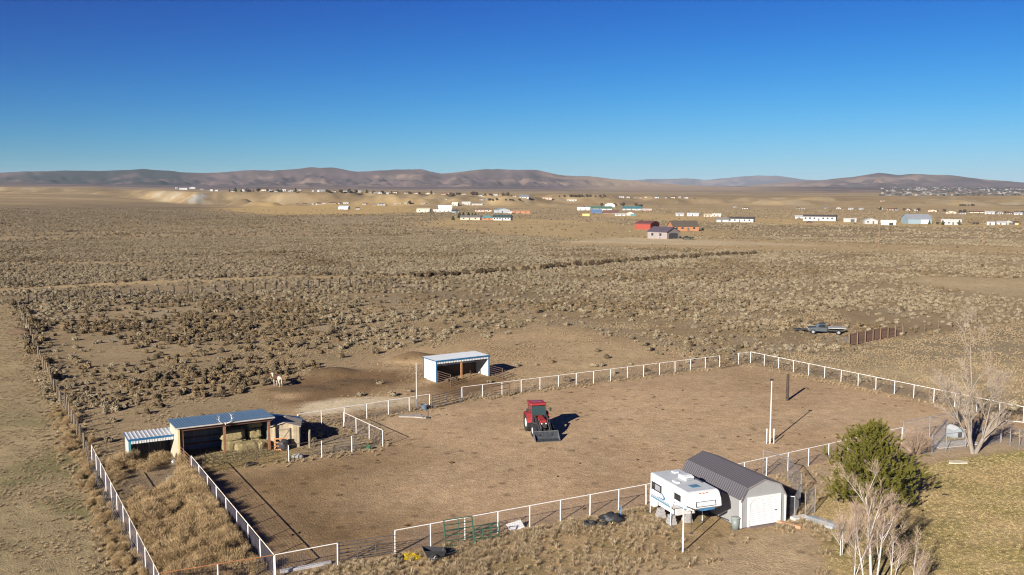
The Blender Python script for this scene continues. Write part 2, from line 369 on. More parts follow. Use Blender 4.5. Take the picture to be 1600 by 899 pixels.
    gr = sst((fbm(X / 7 + Y / 20, Y / 4, 128) - .47) * 6); mixc(ln * gr * .5, (.175, .165, .055), .25, n2)
    mixc(ln * sst((fbm(X / 5, Y / 4, 129) - .58) * 9) * .6, (.42, .32, .19))
    edge = ln * sst(1 - np.abs(sdist(X, Y, POLY['strip'])) / 4) * sst((X - 33) / 4); mixc(edge * .7, (.115, .135, .03), .3, n2)
    rough = np.clip(1 - ar * .65 - zone(X, Y, 'drive', 2) * .5, 0, 1)
    # dirt heaps
    for (px, py, hh, sx, sy) in ((655, 563, 1.3, 3.6, 2.6), (520, 582, .7, 3.0, 2.0), (560, 600, .35, 4, 2), (470, 610, .3, 4, 2)):
        q = G(px, py); g = np.exp(-(((X - q.x) / sx) ** 2 + ((Y - q.y) / sy) ** 2) ** 1.3 * 1.4); Z = Z + hh * g * (.85 + .4 * (n2 - .5))
        mixc(sst(g * 2.2) * .85, (.125, .085, .05), .3, n2)
    Z = Z + (n2 - .5) * .10 * np.clip((r - 110) / 20, 0, 1) * (1 - np.clip((r - 500) / 200, 0, 1))
    V = np.stack([X, Y, Z], -1)
    V = np.concatenate([V, [[0, 0, 0]]]); ci = len(V) - 1
    me = mkmesh('ground', V, F, None, True)
    ring = idx[0]
    cap = mkmesh('cap', V[:0], np.zeros((0, 4), np.int32)) if False else None
    ca = me.attributes.new('albedo', 'FLOAT_COLOR', 'POINT')
    cc = np.concatenate([np.clip(col * np.array([1.03, 1.0, .90]), .01, .9), np.clip(rough, 0, 1)[:, None]], 1); cc = np.concatenate([cc, [[.3, .23, .14, 1]]])
    ca.data.foreach_set('color', cc.astype(np.float32).ravel())
    m = bpy.data.materials.new('ground'); m.use_nodes = True; t = m.node_tree; n = t.nodes; L = t.links
    p = n['Principled BSDF']; p.inputs['Roughness'].default_value = .95; p.inputs['Specular IOR Level'].default_value = .15
    at = n.new('ShaderNodeAttribute'); at.attribute_name = 'albedo'
    ge = n.new('ShaderNodeNewGeometry')
    def noise(s, det, ro=.6):
        q = n.new('ShaderNodeTexNoise'); q.inputs['Scale'].default_value = s; q.inputs['Detail'].default_value = det; q.inputs['Roughness'].default_value = ro
        L.new(ge.outputs['Position'], q.inputs['Vector']); return q
    def mr(src, a, b, lo, hi):
        q = n.new('ShaderNodeMapRange'); q.inputs['From Min'].default_value = a; q.inputs['From Max'].default_value = b
        q.inputs['To Min'].default_value = lo; q.inputs['To Max'].default_value = hi; L.new(src, q.inputs['Value']); return q.outputs[0]
    def mul(a, b):
        q = n.new('ShaderNodeMath'); q.operation = 'MULTIPLY'; L.new(a, q.inputs[0]); L.new(b, q.inputs[1]); return q.outputs[0]
    f1 = mr(noise(.9, 5, .75).outputs['Fac'], .3, .7, .80, 1.20)
    f2 = mr(noise(4.5, 3, .7).outputs['Fac'], .32, .68, .80, 1.20)
    # small clods / droppings / pebbles as dark and pale specks
    vo = n.new('ShaderNodeTexVoronoi'); vo.inputs['Scale'].default_value = .55; L.new(ge.outputs['Position'], vo.inputs['Vector'])
    f3 = mr(vo.outputs['Distance'], .10, .22, .62, 1.0)
    f4 = mr(noise(.028, 3).outputs['Fac'], .35, .65, .93, 1.07)
    f5 = mr(noise(.2, 5, .75).outputs['Fac'], .3, .7, .88, 1.12)
    f = mul(mul(mul(f1, f2), mul(f3, f4)), f5)
    vm = n.new('ShaderNodeVectorMath'); vm.operation = 'SCALE'; L.new(at.outputs['Color'], vm.inputs[0]); L.new(f, vm.inputs['Scale'])
    L.new(vm.outputs[0], p.inputs['Base Color'])
    bp = n.new('ShaderNodeBump'); bp.inputs['Distance'].default_value = .12
    hs = n.new('ShaderNodeMath'); hs.operation = 'ADD'; L.new(noise(1.6, 6, .7).outputs['Fac'], hs.inputs[0]); L.new(noise(7, 3, .7).outputs['Fac'], hs.inputs[1])
    L.new(hs.outputs[0], bp.inputs['Height'])
    bs = mr(at.outputs['Alpha'], 0, 1, .5, .9); L.new(bs, bp.inputs['Strength']); L.new(bp.outputs['Normal'], p.inputs['Normal'])
    me.materials.append(m)
    o = link('ground', me); tag(o, kind='structure')
    # close the small hole below the camera
    ringv = [tuple(V[i]) for i in ring]
    import bmesh
    bm = bmesh.new(); bm.from_mesh(me); bm.verts.ensure_lookup_table()
    cv = bm.verts[ci]
    for i in range(na):
        try: bm.faces.new((cv, bm.verts[ring[(i + 1) % na]], bm.verts[ring[i]]))
        except ValueError: pass
    bm.to_mesh(me); bm.free()
    return o
ground = build_ground()
# ------------------------------------------------------------ haze of the basin air
mb = MB(); mb.bb((-25000, -25000, -8), (25000, 25000, 385))
haze = mb.build('haze', None); tag(haze, kind='stuff')
hm = bpy.data.materials.new('haze_air'); hm.use_nodes = True; hn = hm.node_tree
hn.nodes.remove(hn.nodes['Principled BSDF']); pv = hn.nodes.new('ShaderNodeVolumePrincipled')
pv.inputs['Color'].default_value = (.62, .80, 1, 1); pv.inputs['Density'].default_value = 2.9e-5; pv.inputs['Anisotropy'].default_value = 0.0
hn.links.new(pv.outputs[0], hn.nodes['Material Output'].inputs['Volume']); haze.data.materials.append(hm)
# ------------------------------------------------------------ fences, gates, panels
AX = R(30.5)  # the property's survey axis
def wire_net(mb, a, b, z0, z1, sx, sz, r):
    """field wire between ground points a and b: thin three-sided wires"""
    a = Vector(a); b = Vector(b); n = max(1, int((b - a).length / sx))
    for k in range(int((z1 - z0) / sz) + 1):
        z = z0 + k * sz
        m = max(1, int((b - a).length / 12))
        for j in range(m):
            p = a.lerp(b, j / m); q = a.lerp(b, (j + 1) / m); mb.tube([(p.x, p.y, z), (q.x, q.y, z)], r, 3, False)
    for k in range(1, n):
        p = a.lerp(b, k / n); mb.tube([(p.x, p.y, z0), (p.x, p.y, z1)], r, 3, False)
POSTME = {}
def post_mesh(r, h, m, n=10, square=False):
    key = (r, h, m.name, square)
    if key not in POSTME:
        mb = MB()
        if square: mb.bb((-r, -r, -.3), (r, r, h))
        else:
            mb.tube([(0, 0, -.3), (0, 0, h - .01), (0, 0, h)], [r, r, r * .7], n)
        POSTME[key] = mb.mesh('post', m)
    return POSTME[key]
def pipe_fence(label, pts, nposts, h=1.45, rmat=None, pmat=None, net=(.15, .15, .0045), rr=.031, pr=.043, posts=None, name='pipe_fence', group=None, skip_last=False, wm=None):
    """top rail on posts with field wire; pts = world points at the ground (polyline)"""
    pts = [Vector((p[0], p[1], 0)) for p in pts]; o = pts[0].copy()
    t = thing(name, label, 'fence', o, 0, group)
    P = [p - o for p in pts]; L = [(P[i + 1] - P[i]).length for i in range(len(P) - 1)]
    pm = post_mesh(pr, h - .02, pmat or white_paint)
    for i in range(len(P) - 1):
        MB().tube([P[i] + Vector((0, 0, h)), P[i + 1] + Vector((0, 0, h))], rr, 8).build('rail', rmat or white_paint, t)
        k = max(1, round(nposts * L[i] / sum(L)))
        for j in range(k + (1 if i == len(P) - 2 and not skip_last else 0)):
            q = P[i].lerp(P[i + 1], j / k); ob = link('post', pm, t, q); ob.rotation_euler = (random.gauss(0, .008), random.gauss(0, .008), 0)
    if net:
        mb = MB()
        for i in range(len(P) - 1): wire_net(mb, P[i], P[i + 1], .05, h - .12, *net)
        ob = mb.build('wire_mesh', wm or wire_m, t); tag(ob, kind='stuff')
    return t
def bars(label, a, b, h, nb, m, name='pipe_gate', cat='gate', r=.022, nv=2, z0=.18, group=None, posts=True, tilt=0):
    """panel or gate of horizontal pipes between ground points a and b"""
    a = Vector((a[0], a[1], 0)); b = Vector((b[0], b[1], 0)); d = b - a; ln = d.length
    t = thing(name, label, cat, a, math.atan2(d.y, d.x), group)
    if tilt: t.rotation_euler.x = tilt
    if posts:
        for x in (0, ln): MB().tube([(x, 0, -.1 if not tilt else 0), (x, 0, h + .02)], r * 1.5, 8).build('end_post', m, t)
    for k in range(nb):
        z = z0 + (h - z0) * k / (nb - 1); MB().tube([(0, 0, z), (ln, 0, z)], r, 6).build('bar', m, t)
    for k in range(nv):
        x = ln * (k + 1) / (nv + 1); MB().tube([(x, .0, z0), (x, .0, h)], r, 6).build('upright', m, t)
    return t
def rail_pts(*px): return [G(x, y, 1.45) for x, y in px]
NET = (.13, .13, .0045)
pipe_fence('long white pipe rail fence with sagging field wire behind camper and gambrel shed', rail_pts((617, 829), (1010, 757), (1410, 668)), 20, net=NET)
pipe_fence('white pipe rail fence along far side of dirt arena, before open shelter', rail_pts((722, 605), (1125, 556)), 15, net=NET)
pipe_fence('white pipe rail fence between dirt arena and tan grass field, running behind bare tree', rail_pts((1154, 552.5), (1173, 550), (1600, 636), (1720, 662)), 19, net=NET)
pipe_fence('white pipe rail fence beside pale gravel pad, ending at grey pipe gate', rail_pts((465, 647.7), (671, 616)), 6, net=NET)
pipe_fence('white post and yellowed rail fence between dirt arena and tall tan weeds', rail_pts((298.7, 712.5), (428, 867)), 8, net=(.10, .10, .0055), rmat=mat('yellow_rail', (.62, .52, .34), .6, .15, 2, col2=(.7, .68, .64), mixs=(.4, .6)))
pipe_fence('white pipe fence on outer side of weed pen, along bare boundary strip', rail_pts((143, 696), (240, 880), (248, 896)), 11, net=(.12, .12, .005), rmat=mat('yellow_rail2', (.62, .55, .42), .6, .15, 2, col2=(.35, .2, .12), mixs=(.5, .7)))
pipe_fence('short fence with rusty orange top rail closing off the weed pen', rail_pts((249, 896), (428, 867.5)), 2, net=(.14, .14, .004), rmat=rust_rail, skip_last=True)
pipe_fence('short white pipe fence section between weed pen corner and dark pipe gate', rail_pts((430, 867), (527, 849)), 1, net=NET)
pipe_fence('short white fence with weathered rail in arena corner, casting a long shadow', rail_pts((537, 644.5), (598, 672.6)), 3, net=NET, rmat=old_white)
t5 = pipe_fence('white posts with thin dark rail before wooden hut and hay', [G(451.7, 722.6), G(503, 715), G(550, 707)], 2, rmat=brown_pipe, rr=.02, net=None)
bars('leaning dark pipe panel behind white posts near wooden hut', G(487, 715) + Vector((.1, .35, 0)), G(572, 702) + Vector((.1, .35, 0)), 1.35, 6, dark_pipe, 'livestock_fence', 'fence', r=.02, nv=3)
a = G(299, 742); b = G(451, 721)
for i in range(3):
    p = Vector(a).lerp(Vector(b), i / 3 + .01); q = Vector(a).lerp(Vector(b), (i + 1) / 3 - .01)
    bars('rusty brown pipe panel fencing off the hay shed from the arena', p, q, 1.4, 6, brown_pipe, 'livestock_fence', 'fence', r=.017, nv=2, group='pipe panels before the hay shed')
bars('small brown pipe panel joining hay shed corner post to yellowed rail', G(282, 724), G(298, 741), 1.4, 6, mat('tan_pipe', (.24, .14, .09), .8, .2, 4), 'livestock_fence', 'fence', r=.02, nv=1)
bars('thin brown pipe panel behind low shelter, beside boundary fence', G(140, 722), G(194, 708), 1.3, 5, brown_pipe, 'livestock_fence', 'fence', r=.018, nv=1)
bars('dark grey pipe gate between two white fence ends at arena entrance', G(530, 880), G(615, 867.5), 1.25, 6, grey_pipe, r=.024, nv=2)
bars('grey pipe gate with wire infill beside open white shelter', G(675, 640), G(720, 629), 1.4, 6, grey_pipe, r=.028, nv=3)
bars('thin brown pipe gate at far arena corner', G(1127, 577), G(1152, 573), 1.35, 6, brown_pipe, r=.02, nv=1)
bars('rusty two-post pipe panel standing against far white rail', G(768, 625.5), G(796, 619.5), 1.45, 2, rust, 'livestock_fence', 'fence', r=.035, nv=0, z0=.95)
# wire fences on wooden posts and steel stakes
def wire_fence(label, pxs, h, m, r=.06, wires=4, name='wire_fence', sub=None, jit=.05, square=False):
    pts = [G(x, y) for x, y in pxs]; o = pts[0].copy(); t = thing(name, label, 'fence', o)
    P = []
    for i in range(len(pts) - 1):
        n = sub[i] if sub else 1
        for j in range(n): P.append((pts[i].lerp(pts[i + 1], j / n)) - o)
    P.append(pts[-1] - o)
    pm = post_mesh(r, h, m, 7, square)
    for q in P:
        q += Vector((random.gauss(0, jit), random.gauss(0, jit), H0(q.x + o.x, q.y + o.y)))
        ob = link('post', pm, t, q); ob.rotation_euler = (random.gauss(0, .05), random.gauss(0, .05), random.random() * 3); ob.scale = (1, 1, random.uniform(.88, 1.12))
    mb = MB()
    for k in range(wires):
        z = h * (.3 + .62 * k / max(1, wires - 1))
        mb.tube([q + Vector((0, 0, z)) for q in P], .006, 3, False)
    tag(mb.build('wire', wire_l, t), kind='stuff'); return t
wire_fence('line of dark wooden posts and wire crossing the sagebrush', [(45, 475), (58, 473), (379, 455.5), (611, 446)], 1.8, mat('dark_post', (.03, .023, .018), .9, .3, 5), .13, sub=[1, 14, 14])
wire_fence('boundary fence of brown wooden posts overgrown by brush along pasture', [(27, 476), (36, 500), (60, 560), (130, 702)], 1.6, post_wood, .10, sub=[3, 7, 21])
wire_fence('thin steel stakes and wire outside the weed pen fence', [(132, 712), (165, 790), (205, 870), (222, 903)], 1.35, dark_pipe, .03, sub=[3, 3, 1])
wire_fence('wire fence on thin stakes between paddock and sagebrush flat', [(612, 448), (730, 475), (845, 501), (1118, 561)], 1.5, mat('stake', (.12, .09, .07), .8, .2, 4), .035, sub=[8, 8, 16])
wire_fence('wire fence on thin dark stakes leading to the brown board fence', [(1147, 568), (1210, 556), (1252, 549), (1290, 544), (1322, 540)], 1.4, dark_pipe, .035, sub=[2, 2, 2, 2])
wire_fence('wire fence on wooden posts running right from the brown board fence', [(1412, 524), (1445, 518), (1600, 495), (1700, 483)], 1.5, post_wood, .06, sub=[2, 8, 4])
wire_fence('short row of dark posts standing in pale sagebrush before the hedge line', [(955, 423.5), (985, 421.5)], 2.0, post_wood, .12, sub=[4], wires=1)
# ------------------------------------------------------------ brown board fence on the flat
a = G(1327, 541); b = G(1410, 524); d = b - a; t = thing('board_fence', 'weathered brown board fence with a collapsed end, standing in open range', 'fence', a, math.atan2(d.y, d.x))
nsec = 7; ln = d.length / nsec
for i in range(nsec + 1):
    MB().bb((-.07, -.07, -.2), (.07, .07, 1.75)).build('post', red_wood, t, loc=(i * ln, 0, 0))
bd = MB().bb((.06, .08, 0), (ln - .02, .11, .27)).mesh('board', red_wood)
for i in range(nsec):
    for k in range(6):
        ob = link('board', bd, t, (i * ln, random.uniform(0, .02), .08 + k * .275))
        if i >= nsec - 2: ob.rotation_euler = (random.gauss(0, .05), random.uniform(-.02, .10) * k * .35 * (i - nsec + 3), 0); ob.location.z -= .1 * (i - nsec + 3) * k * .25
        if i == nsec - 1 and k > 3: ob.location.z = .1 + .05 * k; ob.location.y = .5; ob.rotation_euler = (1.2, .1, .1)

# ------------------------------------------------------------ ribbed metal sheets
def rib_mesh(w, l, m, nr=4, rh=.03, rw=.035, name='roof_panel'):
    mb = MB(); mb.bb((0.004, 0, 0), (w - .004, l, .012))
    for k in range(nr):
        x = w * (k + .5) / nr; mb.prism([(x - rw, .012), (x - rw * .5, .012 + rh), (x + rw * .5, .012 + rh), (x + rw, .012)], 'y', 0, l)
    return mb.mesh(name, m)
def sheet_row(parent, p0, ax, up, length, l, m, n, name='roof_panel', **k):
    """n ribbed sheets side by side: p0 start corner, ax = direction of the row, up = direction of the sheet's length"""
    ax = Vector(ax).normalized(); up = Vector(up).normalized(); nz = ax.cross(up)
    me = rib_mesh(length / n, l, m, name=name, **k)
    M3 = Matrix((ax, up, nz)).transposed().to_4x4()
    for i in range(n):
        o = link(name, me, parent); o.matrix_local = Matrix.Translation(Vector(p0) + ax * (length / n * i)) @ M3
blue_roof = mat('blue_metal_roof', (.13, .22, .31), .38, .12, 1.2, metal=.35, col2=(.19, .28, .36), mixs=(.4, .7), spec=.5)
white_sheet = mat('white_sheet', (.52, .53, .54), .42, .06, 1.0, metal=.1)
cream_sheet = mat('cream_sheet', (.46, .42, .33), .5, .08, 1.5)
blue_trim = mat('blue_trim', (.018, .10, .22), .45, .12, 3)
inner_grey = mat('inner_sheet', (.22, .24, .27), .6, .12, 2)
teal_trim = mat('teal_trim', (.04, .20, .24), .5, .1, 2)
timber = mat('brown_timber', (.21, .105, .055), .8, .25, 3, bump=.3)

# hay shed: blue mono-pitch roof, cream end wall, timber posts
hs = G(279, 724); SH = thing('hay_shed', 'open-fronted hay shed with blue ribbed metal roof and timber posts', 'shed', hs, R(29))
Ls, Ds, hf, hb = 7.7, 3.7, 2.95, 2.82
MB().add([(0, 0, 0), (0, Ds, 0), (0, Ds, hb), (0, 0, hf - .03), (.07, 0, 0), (.07, Ds, 0), (.07, Ds, hb), (.07, 0, hf - .03)], [(0, 1, 2, 3), (7, 6, 5, 4), (0, 4, 5, 1), (1, 5, 6, 2), (2, 6, 7, 3), (3, 7, 4, 0)]).build('end_wall', cream_sheet, SH)
MB().add([(Ls - .07, .9, 0), (Ls - .07, Ds, 0), (Ls - .07, Ds, hb), (Ls - .07, .9, hf - .17), (Ls, .9, 0), (Ls, Ds, 0), (Ls, Ds, hb), (Ls, .9, hf - .17)], [(0, 1, 2, 3), (7, 6, 5, 4), (0, 4, 5, 1), (1, 5, 6, 2), (2, 6, 7, 3), (3, 7, 4, 0)]).build('end_wall', inner_grey, SH)
sheet_row(SH, (0.08, Ds, 0), (1, 0, 0), (0, 0, 1), Ls - .16, hb - .05, inner_grey, 8, name='wall_panel')
for z in (.5, 1.05, 1.6): MB().bb((.1, Ds - .14, z), (Ls - .1, Ds - .09, z + .12)).build('girt', timber, SH)
MB().bb((.0, -.12, 0), (.16, -.005, hf - .16)).build('corner_trim', mat('yellow_trim', (.55, .45, .22), .6, .15, 2), SH)
for x in (.35, 3.75, 7.45): MB().bb((x - .1, .02, -.2), (x + .1, .22, hf - .2)).build('post', timber, SH)
MB().bb((.18, -.03, hf - .33), (Ls, .015, hf - .09)).build('header_beam', mat('dark_beam', (.10, .05, .035), .8, .2, 2), SH)
MB().bb((-.2, -.26, hf - .08), (Ls + .2, -.22, hf + .03)).build('fascia', mat('pale_trim', (.42, .38, .34), .6, .1, 3), SH)
sl = math.atan2(hf - hb, Ds)
for i in range(7): MB().box((.6 + i * 1.1, Ds / 2, (hf + hb) / 2 - .09), (.05, Ds, .12), rx=-sl).build('rafter', timber, SH)
sheet_row(SH, (-.2, -.25, hf + .01 + .25 * math.tan(sl)), (1, 0, 0), (0, math.cos(sl), -math.sin(sl)), Ls + .4, (Ds + .45) / math.cos(sl), blue_roof, 9, rh=.02)
# antlers on the fascia
bone = mat('bone', (.66, .60, .52), .6, .12, 6)
ASC = .78
AN = thing('elk_antlers', 'pale elk antlers mounted on the hay shed roof edge', 'antlers', SH.matrix_basis @ Vector((3.75, -.30, hf - .02)), R(29))
for s in (-1, 1):
    mb = MB(); c = [(s * .08, -.06, .0), (s * .28, -.12, .03), (s * .52, -.10, .16), (s * .66, -.05, .42), (s * .62, 0, .75), (s * .5, .05, 1.0)]
    mb.tube(c, [.05, .045, .042, .036, .03, .015], 7)
    for k, dv in ((1, (s * .05, -.28, .12)), (2, (s * .22, -.18, .1)), (3, (s * .26, -.08, .16)), (4, (s * .2, -.06, .18))): mb.tube([c[k], Vector(c[k]) + Vector(dv)], [.028, .01], 6)
    mb.build('antler', bone, AN, True)
AN.scale = (ASC, ASC, ASC)
MB().tube([(0, .03, .02), (0, -.1, 0), (0, -.2, -.12)], [.10, .09, .05], 8).build('skull_plate', bone, AN, True)

# low shelter with white ribbed roof
u = Vector((math.cos(R(29)), math.sin(R(29)), 0)); v = Vector((-u.y, u.x, 0))
ls = G(203, 724.5); LS = thing('low_shelter', 'low white shelter with blue fascia and dark open front beside hay shed', 'shed', ls, R(29))
L2, D2, h2, h2b = 3.75, 2.6, 1.95, 1.93
def endwall(x0, x1, D, hf_, hb_, y0=0): return MB().add([(x0, y0, 0), (x0, D, 0), (x0, D, hb_), (x0, y0, hf_), (x1, y0, 0), (x1, D, 0), (x1, D, hb_), (x1, y0, hf_)], [(0, 1, 2, 3), (7, 6, 5, 4), (0, 4, 5, 1), (1, 5, 6, 2), (2, 6, 7, 3), (3, 7, 4, 0)])
endwall(0, .05, D2, h2 - .02, h2b - .02).build('end_wall', white_sheet, LS); sheet_row(LS, (.06, D2, 0), (1, 0, 0), (0, 0, 1), L2 - .1, h2b - .03, mat('shaded_inner', (.06, .062, .07), .7), 4, name='wall_panel')  # back wall sheets coloured near black to stand for the shade inside
MB().bb((-.05, -.05, 0), (.13, -.002, h2 - .1)).build('corner_trim', teal_trim, LS); MB().bb((L2 - .22, .0, 0), (L2 - .06, .14, h2 - .02)).build('post', timber, LS)
MB().bb((-.08, -.10, h2 - .10), (L2 - .06, -.055, h2 + .06)).build('fascia', blue_trim, LS); MB().bb((-.1, -.10, h2b - .05), (-.055, D2 + .05, h2 + .03)).build('side_fascia', blue_trim, LS)
sheet_row(LS, (.14, -.04, h2 - .36), (1, 0, 0), (0, 0, 1), L2 - .4, .26, white_sheet, 4, name='valance_panel')
s2 = math.atan2(h2 - h2b, D2); sheet_row(LS, (-.05, -.05, h2 + .03), (1, 0, 0), (0, math.cos(s2), -math.sin(s2)), L2 + .02, D2 + .15, white_sheet, 4, nr=3, rh=.028, rw=.07)

# open white shelter on the far side of the arena
FS = thing('open_shelter', 'white open-fronted livestock shelter with blue trim and pale roof', 'shed', G(682, 598), R(33))
L3, D3, h3, h3b = 7.1, 3.1, 2.5, 2.54
endwall(0, .06, D3, h3 - .02, h3b - .02).build('end_wall', white_sheet, FS); endwall(L3 - .06, L3, D3, h3 - .02, h3b - .02, .0).build('end_wall', white_sheet, FS)
sheet_row(FS, (.07, D3, 0), (1, 0, 0), (0, 0, 1), L3 - .14, h3b - .04, mat('white_inner', (.55, .56, .58), .5, .08, 2), 8, name='wall_panel')
MB().bb((.08, D3 - .22, 0), (L3 - .08, D3 - .14, 1.25)).build('kick_board', mat('kick_board', (.09, .055, .035), .9, .25, 3), FS)
for x in (0.0, L3): MB().bb((x - .06, -.06, 0), (x + .08, -.002, h3 - .12)).build('corner_trim', blue_trim, FS)
MB().bb((-.075, D3 - .03, 0), (-.003, D3 + .08, h3b)).build('corner_trim', blue_trim, FS)
MB().bb((-.08, -.12, h3 - .11), (L3 + .1, -.065, h3 + .07)).build('fascia', blue_trim, FS); MB().bb((-.12, -.12, h3b - .08), (-.08, D3 + .1, h3 + .04)).build('side_fascia', blue_trim, FS)
sheet_row(FS, (.10, -.05, h3 - .34), (1, 0, 0), (0, 0, 1), L3 - .15, .22, white_sheet, 8, name='valance_panel')
MB().bb((3.3, .0, -.1), (3.48, .18, h3 - .05)).build('post', mat('orange_timber', (.30, .15, .07), .8, .2, 3), FS)
s3 = math.atan2(h3 - h3b, D3); sheet_row(FS, (-.07, -.07, h3 + .04), (1, 0, 0), (0, math.cos(s3), -math.sin(s3)), L3 + .16, D3 + .2, mat('pale_roof', (.44, .47, .50), .4, .08, 1, metal=.2), 8)
fm = FS.matrix_basis
for x, nm in ((.15, 'left'), (L3 + .05, 'right')):
    p = fm @ Vector((x, -.1, 0)); q = fm @ Vector((x + .1, -2.9, 0))
    bars('brown pipe wing panel on the %s of the open shelter' % ('white wall end' if nm == 'left' else 'shadow end'), p, q, 1.35, 5, brown_pipe, 'livestock_fence', 'fence', r=.035, nv=0, z0=.3)
MB().tube([fm @ Vector((3.6, -1.6, -.1)), fm @ Vector((3.6, -1.6, 1.3))], .04, 8).build('hitching_post', rust); tag(bpy.data.objects['hitching_post'], 'single thin rusty post standing in front of open shelter', 'post')

# wooden hut with plank door
wood_y = mat('pale_planks', (.36, .30, .20), .9, .25, 3, bump=.5, rand=.22)
HU = thing('wooden_hut', 'small hut of weathered vertical planks with braced plank door', 'hut', G(421, 701), R(10))
w4, d4, e4, p4 = 2.55, 2.3, 1.85, 2.2
for i in range(11):
    x0 = w4 * i / 11; x1 = w4 * (i + 1) / 11 - .012; hh = e4 + (p4 - e4) * (1 - abs((x0 + x1) / 2 - w4 / 2) / (w4 / 2))
    MB().bb((x0, 0, 0), (x1, .04 + random.uniform(-.012, .012), hh - .02)).build('plank', wood_y, HU)
for i in range(12):
    y0 = .06 + (d4 - .06) * i / 12; MB().bb((w4 - .04, y0, 0), (w4, y0 + d4 / 12 - .012, e4)).build('plank', wood_y, HU); MB().bb((0, y0, 0), (.04, y0 + d4 / 12 - .012, e4)).build('plank', wood_y, HU)
MB().bb((.0, d4 + .005, 0), (w4, d4 + .04, e4)).build('back_wall', grey_wood, HU)
DO = MB().bb((.62, -.05, .08), (1.72, -.015, 1.72)).build('door', wood_y, HU)
MB().bb((.60, -.085, 1.58), (1.76, -.055, 1.68)).build('ledge', grey_wood, DO); MB().bb((.6, -.085, .1), (1.76, -.055, .2)).build('ledge', grey_wood, DO); MB().box((1.17, -.07, .88), (.07, .028, 1.7), ry=R(36)).build('brace', grey_wood, DO)
MB().bb((1.73, -.09, .06), (1.81, -.02, 1.74)).build('door_jamb', mat('dark_jamb', (.08, .06, .05), .8), HU)
for s in (-1, 1):
    sl_ = math.atan2(p4 - e4, w4 / 2); mb = MB(); mb.box((w4 / 2 + s * (w4 / 4 + .06), d4 / 2 - .02, (e4 + p4) / 2 + .03), (math.hypot(w4 / 2, p4 - e4) + .16, d4 + .35, .05), ry=s * sl_); mb.build('roof_slope', mat('pale_roof_board', (.33, .29, .24), .9, .2, 3), HU)

# low blue roofed lean-to behind the hut
LT = thing('lean_to', 'low lean-to with shade-coloured blue sloping metal roof behind wooden hut', 'shed', HU.matrix_basis @ Vector((-.45, 2.75, 0)), R(29))
for x in (0.1, 3.5):
    for y in (.1, 2.2): MB().bb((x - .06, y - .06, -.1), (x + .06, y + .06, 1.95 if x < 1 else 1.2)).build('post', timber, LT)
ang = math.atan2(.75, 3.4); sheet_row(LT, (-.15, 2.4, 2.08), (0, -1, 0), (math.cos(ang), 0, -math.sin(ang)), 2.6, 3.9, mat('shaded_blue_roof', (.03, .075, .17), .35, .1, 2, metal=.3), 3)  # roof slope coloured a deeper blue, with its shade put into the paint
MB().bb((.02, 2.26, 0), (3.5, 2.30, 1.3)).build('back_wall', inner_grey, LT)

# gambrel garage shed
GA = thing('gambrel_shed', 'grey gambrel storage shed with dark ribbed roof and white roll-up door', 'shed', G(1156.8, 827), R(22.5))
w5, d5, e5, k5, p5, ki = 3.55, 7.0, 1.95, 2.72, 3.2, .45
siding = mat('grey_siding', (.25, .255, .262), .7, .06, 1.2)
prof = [(0, 0), (w5, 0), (w5, e5), (w5 - ki, k5), (w5 / 2, p5), (ki, k5), (0, e5)]
MB().prism([(x, z + .06 if z == 0 else z - .02) for x, z in prof], 'y', 0, d5).build('wall', siding, GA)
for i in range(1, 9):  # grooved siding sheets on front and side: thin battens
    x = w5 * i / 9
    if .55 < x < 3.05: continue
    MB().bb((x - .012, -.014, .08), (x + .012, -.001, e5)).build('batten', siding, GA)
for i in range(1, 24): MB().bb((-.013, d5 * i / 24 - .012, .08), (-.001, d5 * i / 24 + .012, e5 - .05)).build('batten', siding, GA)
MB().bb((-.02, -.02, 0), (w5 + .02, d5 + .02, .057)).build('skid_base', mat('dark_skid', (.10, .075, .06), .9), GA)
for x in (0, w5): MB().bb((x - .07, -.05, .06), (x + .07, -.018, e5)).build('corner_board', white_paint, GA)
for yy in (-.05, 0): pass
MB().bb((-.035, -.015, .06), (-.015, .12, e5 - .04)).build('corner_board', white_paint, GA); MB().bb((w5 + .015, -.015, .06), (w5 + .035, .12, e5 - .04)).build('corner_board', white_paint, GA)
dx0, dx1, dh = .66, 3.02, 1.92
RD = MB()
n = 13
for i in range(n): RD.prism([(-.03, .08 + (dh - .1) * i / n), (-.055, .08 + (dh - .1) * (i + .25) / n), (-.055, .08 + (dh - .1) * (i + .75) / n), (-.03, .08 + (dh - .1) * (i + 1) / n), (-.005, .08 + (dh - .1) * (i + .5) / n)], 'x', dx0, dx1)
RD = RD.build('roll_up_door', mat('door_white', (.55, .57, .60), .4, .05, 1.5), GA)
MB().bb((dx1 - .35, -.085, .95), (dx1 - .18, -.057, 1.0)).build('handle', black_pl, RD)
MB().bb((dx0 - .14, -.09, .07), (dx0 - .002, -.003, dh + .14)).build('door_trim', white_paint, GA); MB().bb((dx1 + .002, -.09, .07), (dx1 + .14, -.003, dh + .14)).build('door_trim', white_paint, GA)
MB().bb((dx0, -.09, dh), (dx1, -.003, dh + .14)).build('door_trim', white_paint, GA)
for x, s in ((dx0, 1), (dx1, -1)): MB().prism([(x, dh - .001), (x + s * .32, dh - .001), (x, dh - .32)], 'y', -.088, -.06).build('corner_brace', white_paint, GA)
MB().bb((dx0 - .1, -.3, .0), (dx1 + .1, -.03, .05)).build('threshold', mat('threshold', (.16, .12, .10), .9), GA)
groof = mat('charcoal_roof', (.105, .10, .112), .42, .07, .8, metal=.25, spec=.5)
